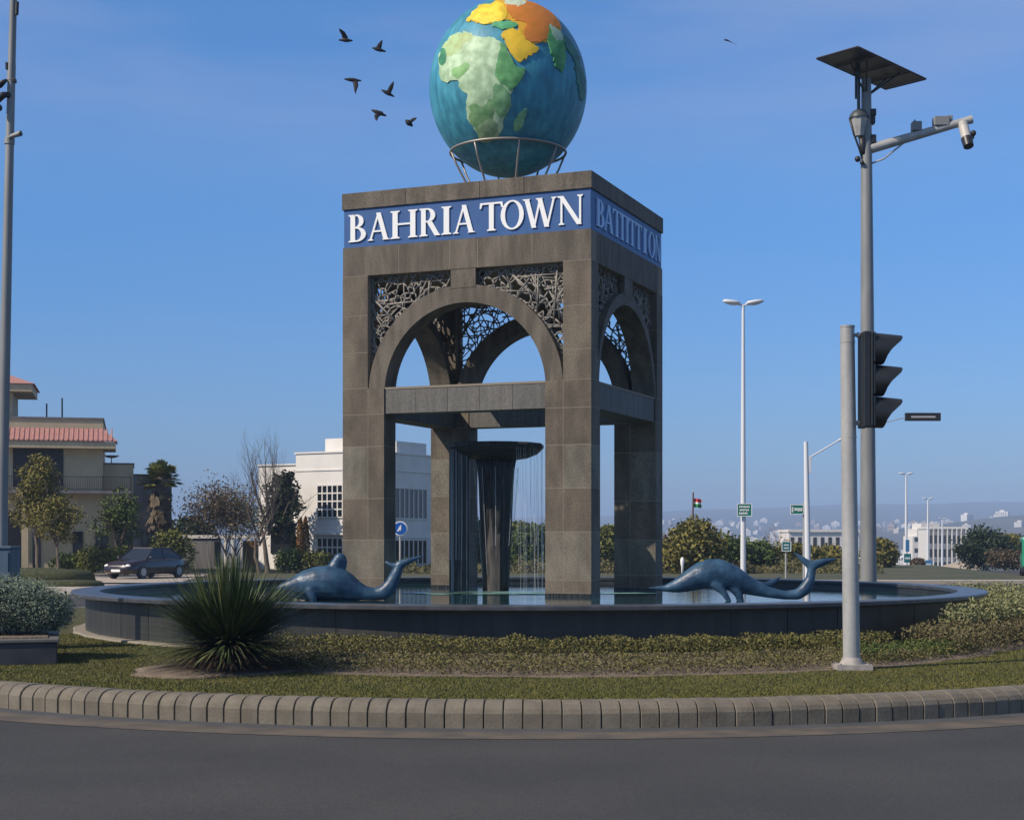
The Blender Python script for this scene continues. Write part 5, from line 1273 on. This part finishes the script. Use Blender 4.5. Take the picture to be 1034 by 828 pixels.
# ---------------------------------------------------------------- birds
def bird(px, py, D, parts, label, name='bird'):
    k = D/F; s = MB(); o0 = P(px, py, D)
    for pts in parts:
        P_ = [(Vector(((x)*k, yy, -y*k)), r*k, fl_) for (x, y, r, yy, fl_) in pts]
        n = 8; vs = []; pts3 = [p for p, _, _ in P_]
        m0 = len(s.v)
        for i, (p, r, fl_) in enumerate(P_):
            d = (pts3[min(i+1, len(pts3)-1)]-pts3[max(i-1, 0)]).normalized(); v = Vector((0, 1, 0)); u = d.cross(v).normalized()
            for q in range(n): t = 2*PI*q/n; vs.append(p+u*math.cos(t)*r+v*math.sin(t)*r*fl_)
        fs = []
        for i in range(len(P_)-1):
            for q in range(n): a = i*n+q; b_ = i*n+(q+1) % n; fs.append((a, b_, b_+n, a+n))
        fs += [tuple(range(n))[::-1], tuple(range((len(P_)-1)*n, len(P_)*n))]
        s.add(vs, fs)
    o = s.build(name, mat('bird_black', (.003,.003,.004), rough=.7), smooth=True); o.location = o0
    rm = o.modifiers.new('r', 'REMESH'); rm.mode = 'VOXEL'; rm.voxel_size = .011; rm.use_smooth_shade = True
    dg = bpy.context.evaluated_depsgraph_get(); me = bpy.data.meshes.new_from_object(o.evaluated_get(dg)); o.modifiers.clear(); o.data = me; me.shade_smooth()
    return tag(o, label, 'bird', 'birds flying beside the globe')
def body(x0, y0, x1, y1, r): 
    return [(lerp(x0, x1, t), lerp(y0, y1, t), r*1.3*q, 0, 1) for t, q in ((0, .25), (.12, .5), (.3, .9), (.55, 1), (.8, .6), (1, .35))]
def wing(x0, y0, xm, ym, x1, y1, w_, dy):
    w_ *= 1.35
    return [(x0, y0, w_, 0, .35), (xm, ym, w_*.95, dy*.5, .3), (lerp(xm, x1, .6), lerp(ym, y1, .6), w_*.6, dy*.8, .3), (x1, y1, .35, dy, .5)]
DB = 38
# crop scale 6.9, origin (330,20)
def cp(x, y, c): return (330+x/6.9-c[0], 20+y/6.9-c[1])
def mk(c, bd, wings, label):
    parts = [body(*cp(bd[0], bd[1], c), *cp(bd[2], bd[3], c), bd[4])]
    for (a, b_, c_, w_, dy) in wings: parts.append(wing(*cp(*a, c), *cp(*b_, c), *cp(*c_, c), w_, dy))
    bird(c[0], c[1], DB, parts, label)
mk((348, 38), (182, 148, 82, 143, 1.5), [((135, 135), (115, 100), (85, 72), 1.9, -.1), ((130, 138), (112, 112), (98, 84), 1.5, .25)], 'black bird highest at the far left of the flock, wings up')
mk((383, 48), (315, 197, 412, 224, 1.6), [((350, 208), (372, 180), (390, 150), 1.8, -.1), ((352, 208), (368, 184), (378, 160), 1.4, .25)], 'black bird right of the highest one, gliding to the left')
mk((356, 84), (120, 415, 240, 427, 1.6), [((195, 420), (205, 465), (200, 518), 2.1, -.1), ((190, 420), (196, 460), (192, 500), 1.6, .25)], 'black bird with its wings hanging straight down, middle left of the flock')
mk((392, 90), (380, 490, 470, 538, 1.6), [((430, 510), (450, 475), (468, 438), 1.9, -.1), ((425, 508), (442, 480), (452, 455), 1.5, .25)], 'black bird with its wings raised steeply, middle right of the flock')
mk((382, 116), (310, 630, 415, 672, 1.8), [((368, 652), (345, 680), (350, 716), 2.0, -.1), ((375, 650), (385, 640), (392, 655), 1.5, .25)], 'black bird with one wing swept down, lower left of the flock')
mk((414, 124), (547, 700, 598, 743, 2.2), [((572, 718), (605, 700), (632, 692), 1.5, -.1), ((570, 716), (560, 705), (550, 693), 1.5, .25)], 'lowest small black bird at the right end of the flock')
# lone swift at the upper right
parts = [[(0, 0, .5, 0, 1), (-2.5, -1.6, .7, 0, .8), (-5, -2.2, 1.0, 0, .6), (-7, -2.6, .5, 0, .6)], [(-1, -.6, .5, 0, .6), (2, 2.0, .45, -.1, .5), (5.5, 4.5, .3, -.15, .5)]]
o = bird(738, 43, 46, parts, 'thin distant bird alone in the sky, left of the solar panel'); del o['group']

# ---------------------------------------------------------------- haze
hz = bpy.data.materials.new('haze'); hz.use_nodes = True; n = hz.node_tree.nodes; n.clear()
vo = n.new('ShaderNodeVolumePrincipled'); ou = n.new('ShaderNodeOutputMaterial'); hz.node_tree.links.new(vo.outputs[0], ou.inputs['Volume'])
vo.inputs['Color'].default_value = (.48,.66,.95,1); vo.inputs['Density'].default_value = .00042; vo.inputs['Anisotropy'].default_value = -.15
s = MB(); s.box(-5200, 5200, -120, 6600, -22, 118); tag(s.build('haze', hz), 'thin blue haze over the distant hills and town', 'haze', kind='stuff')
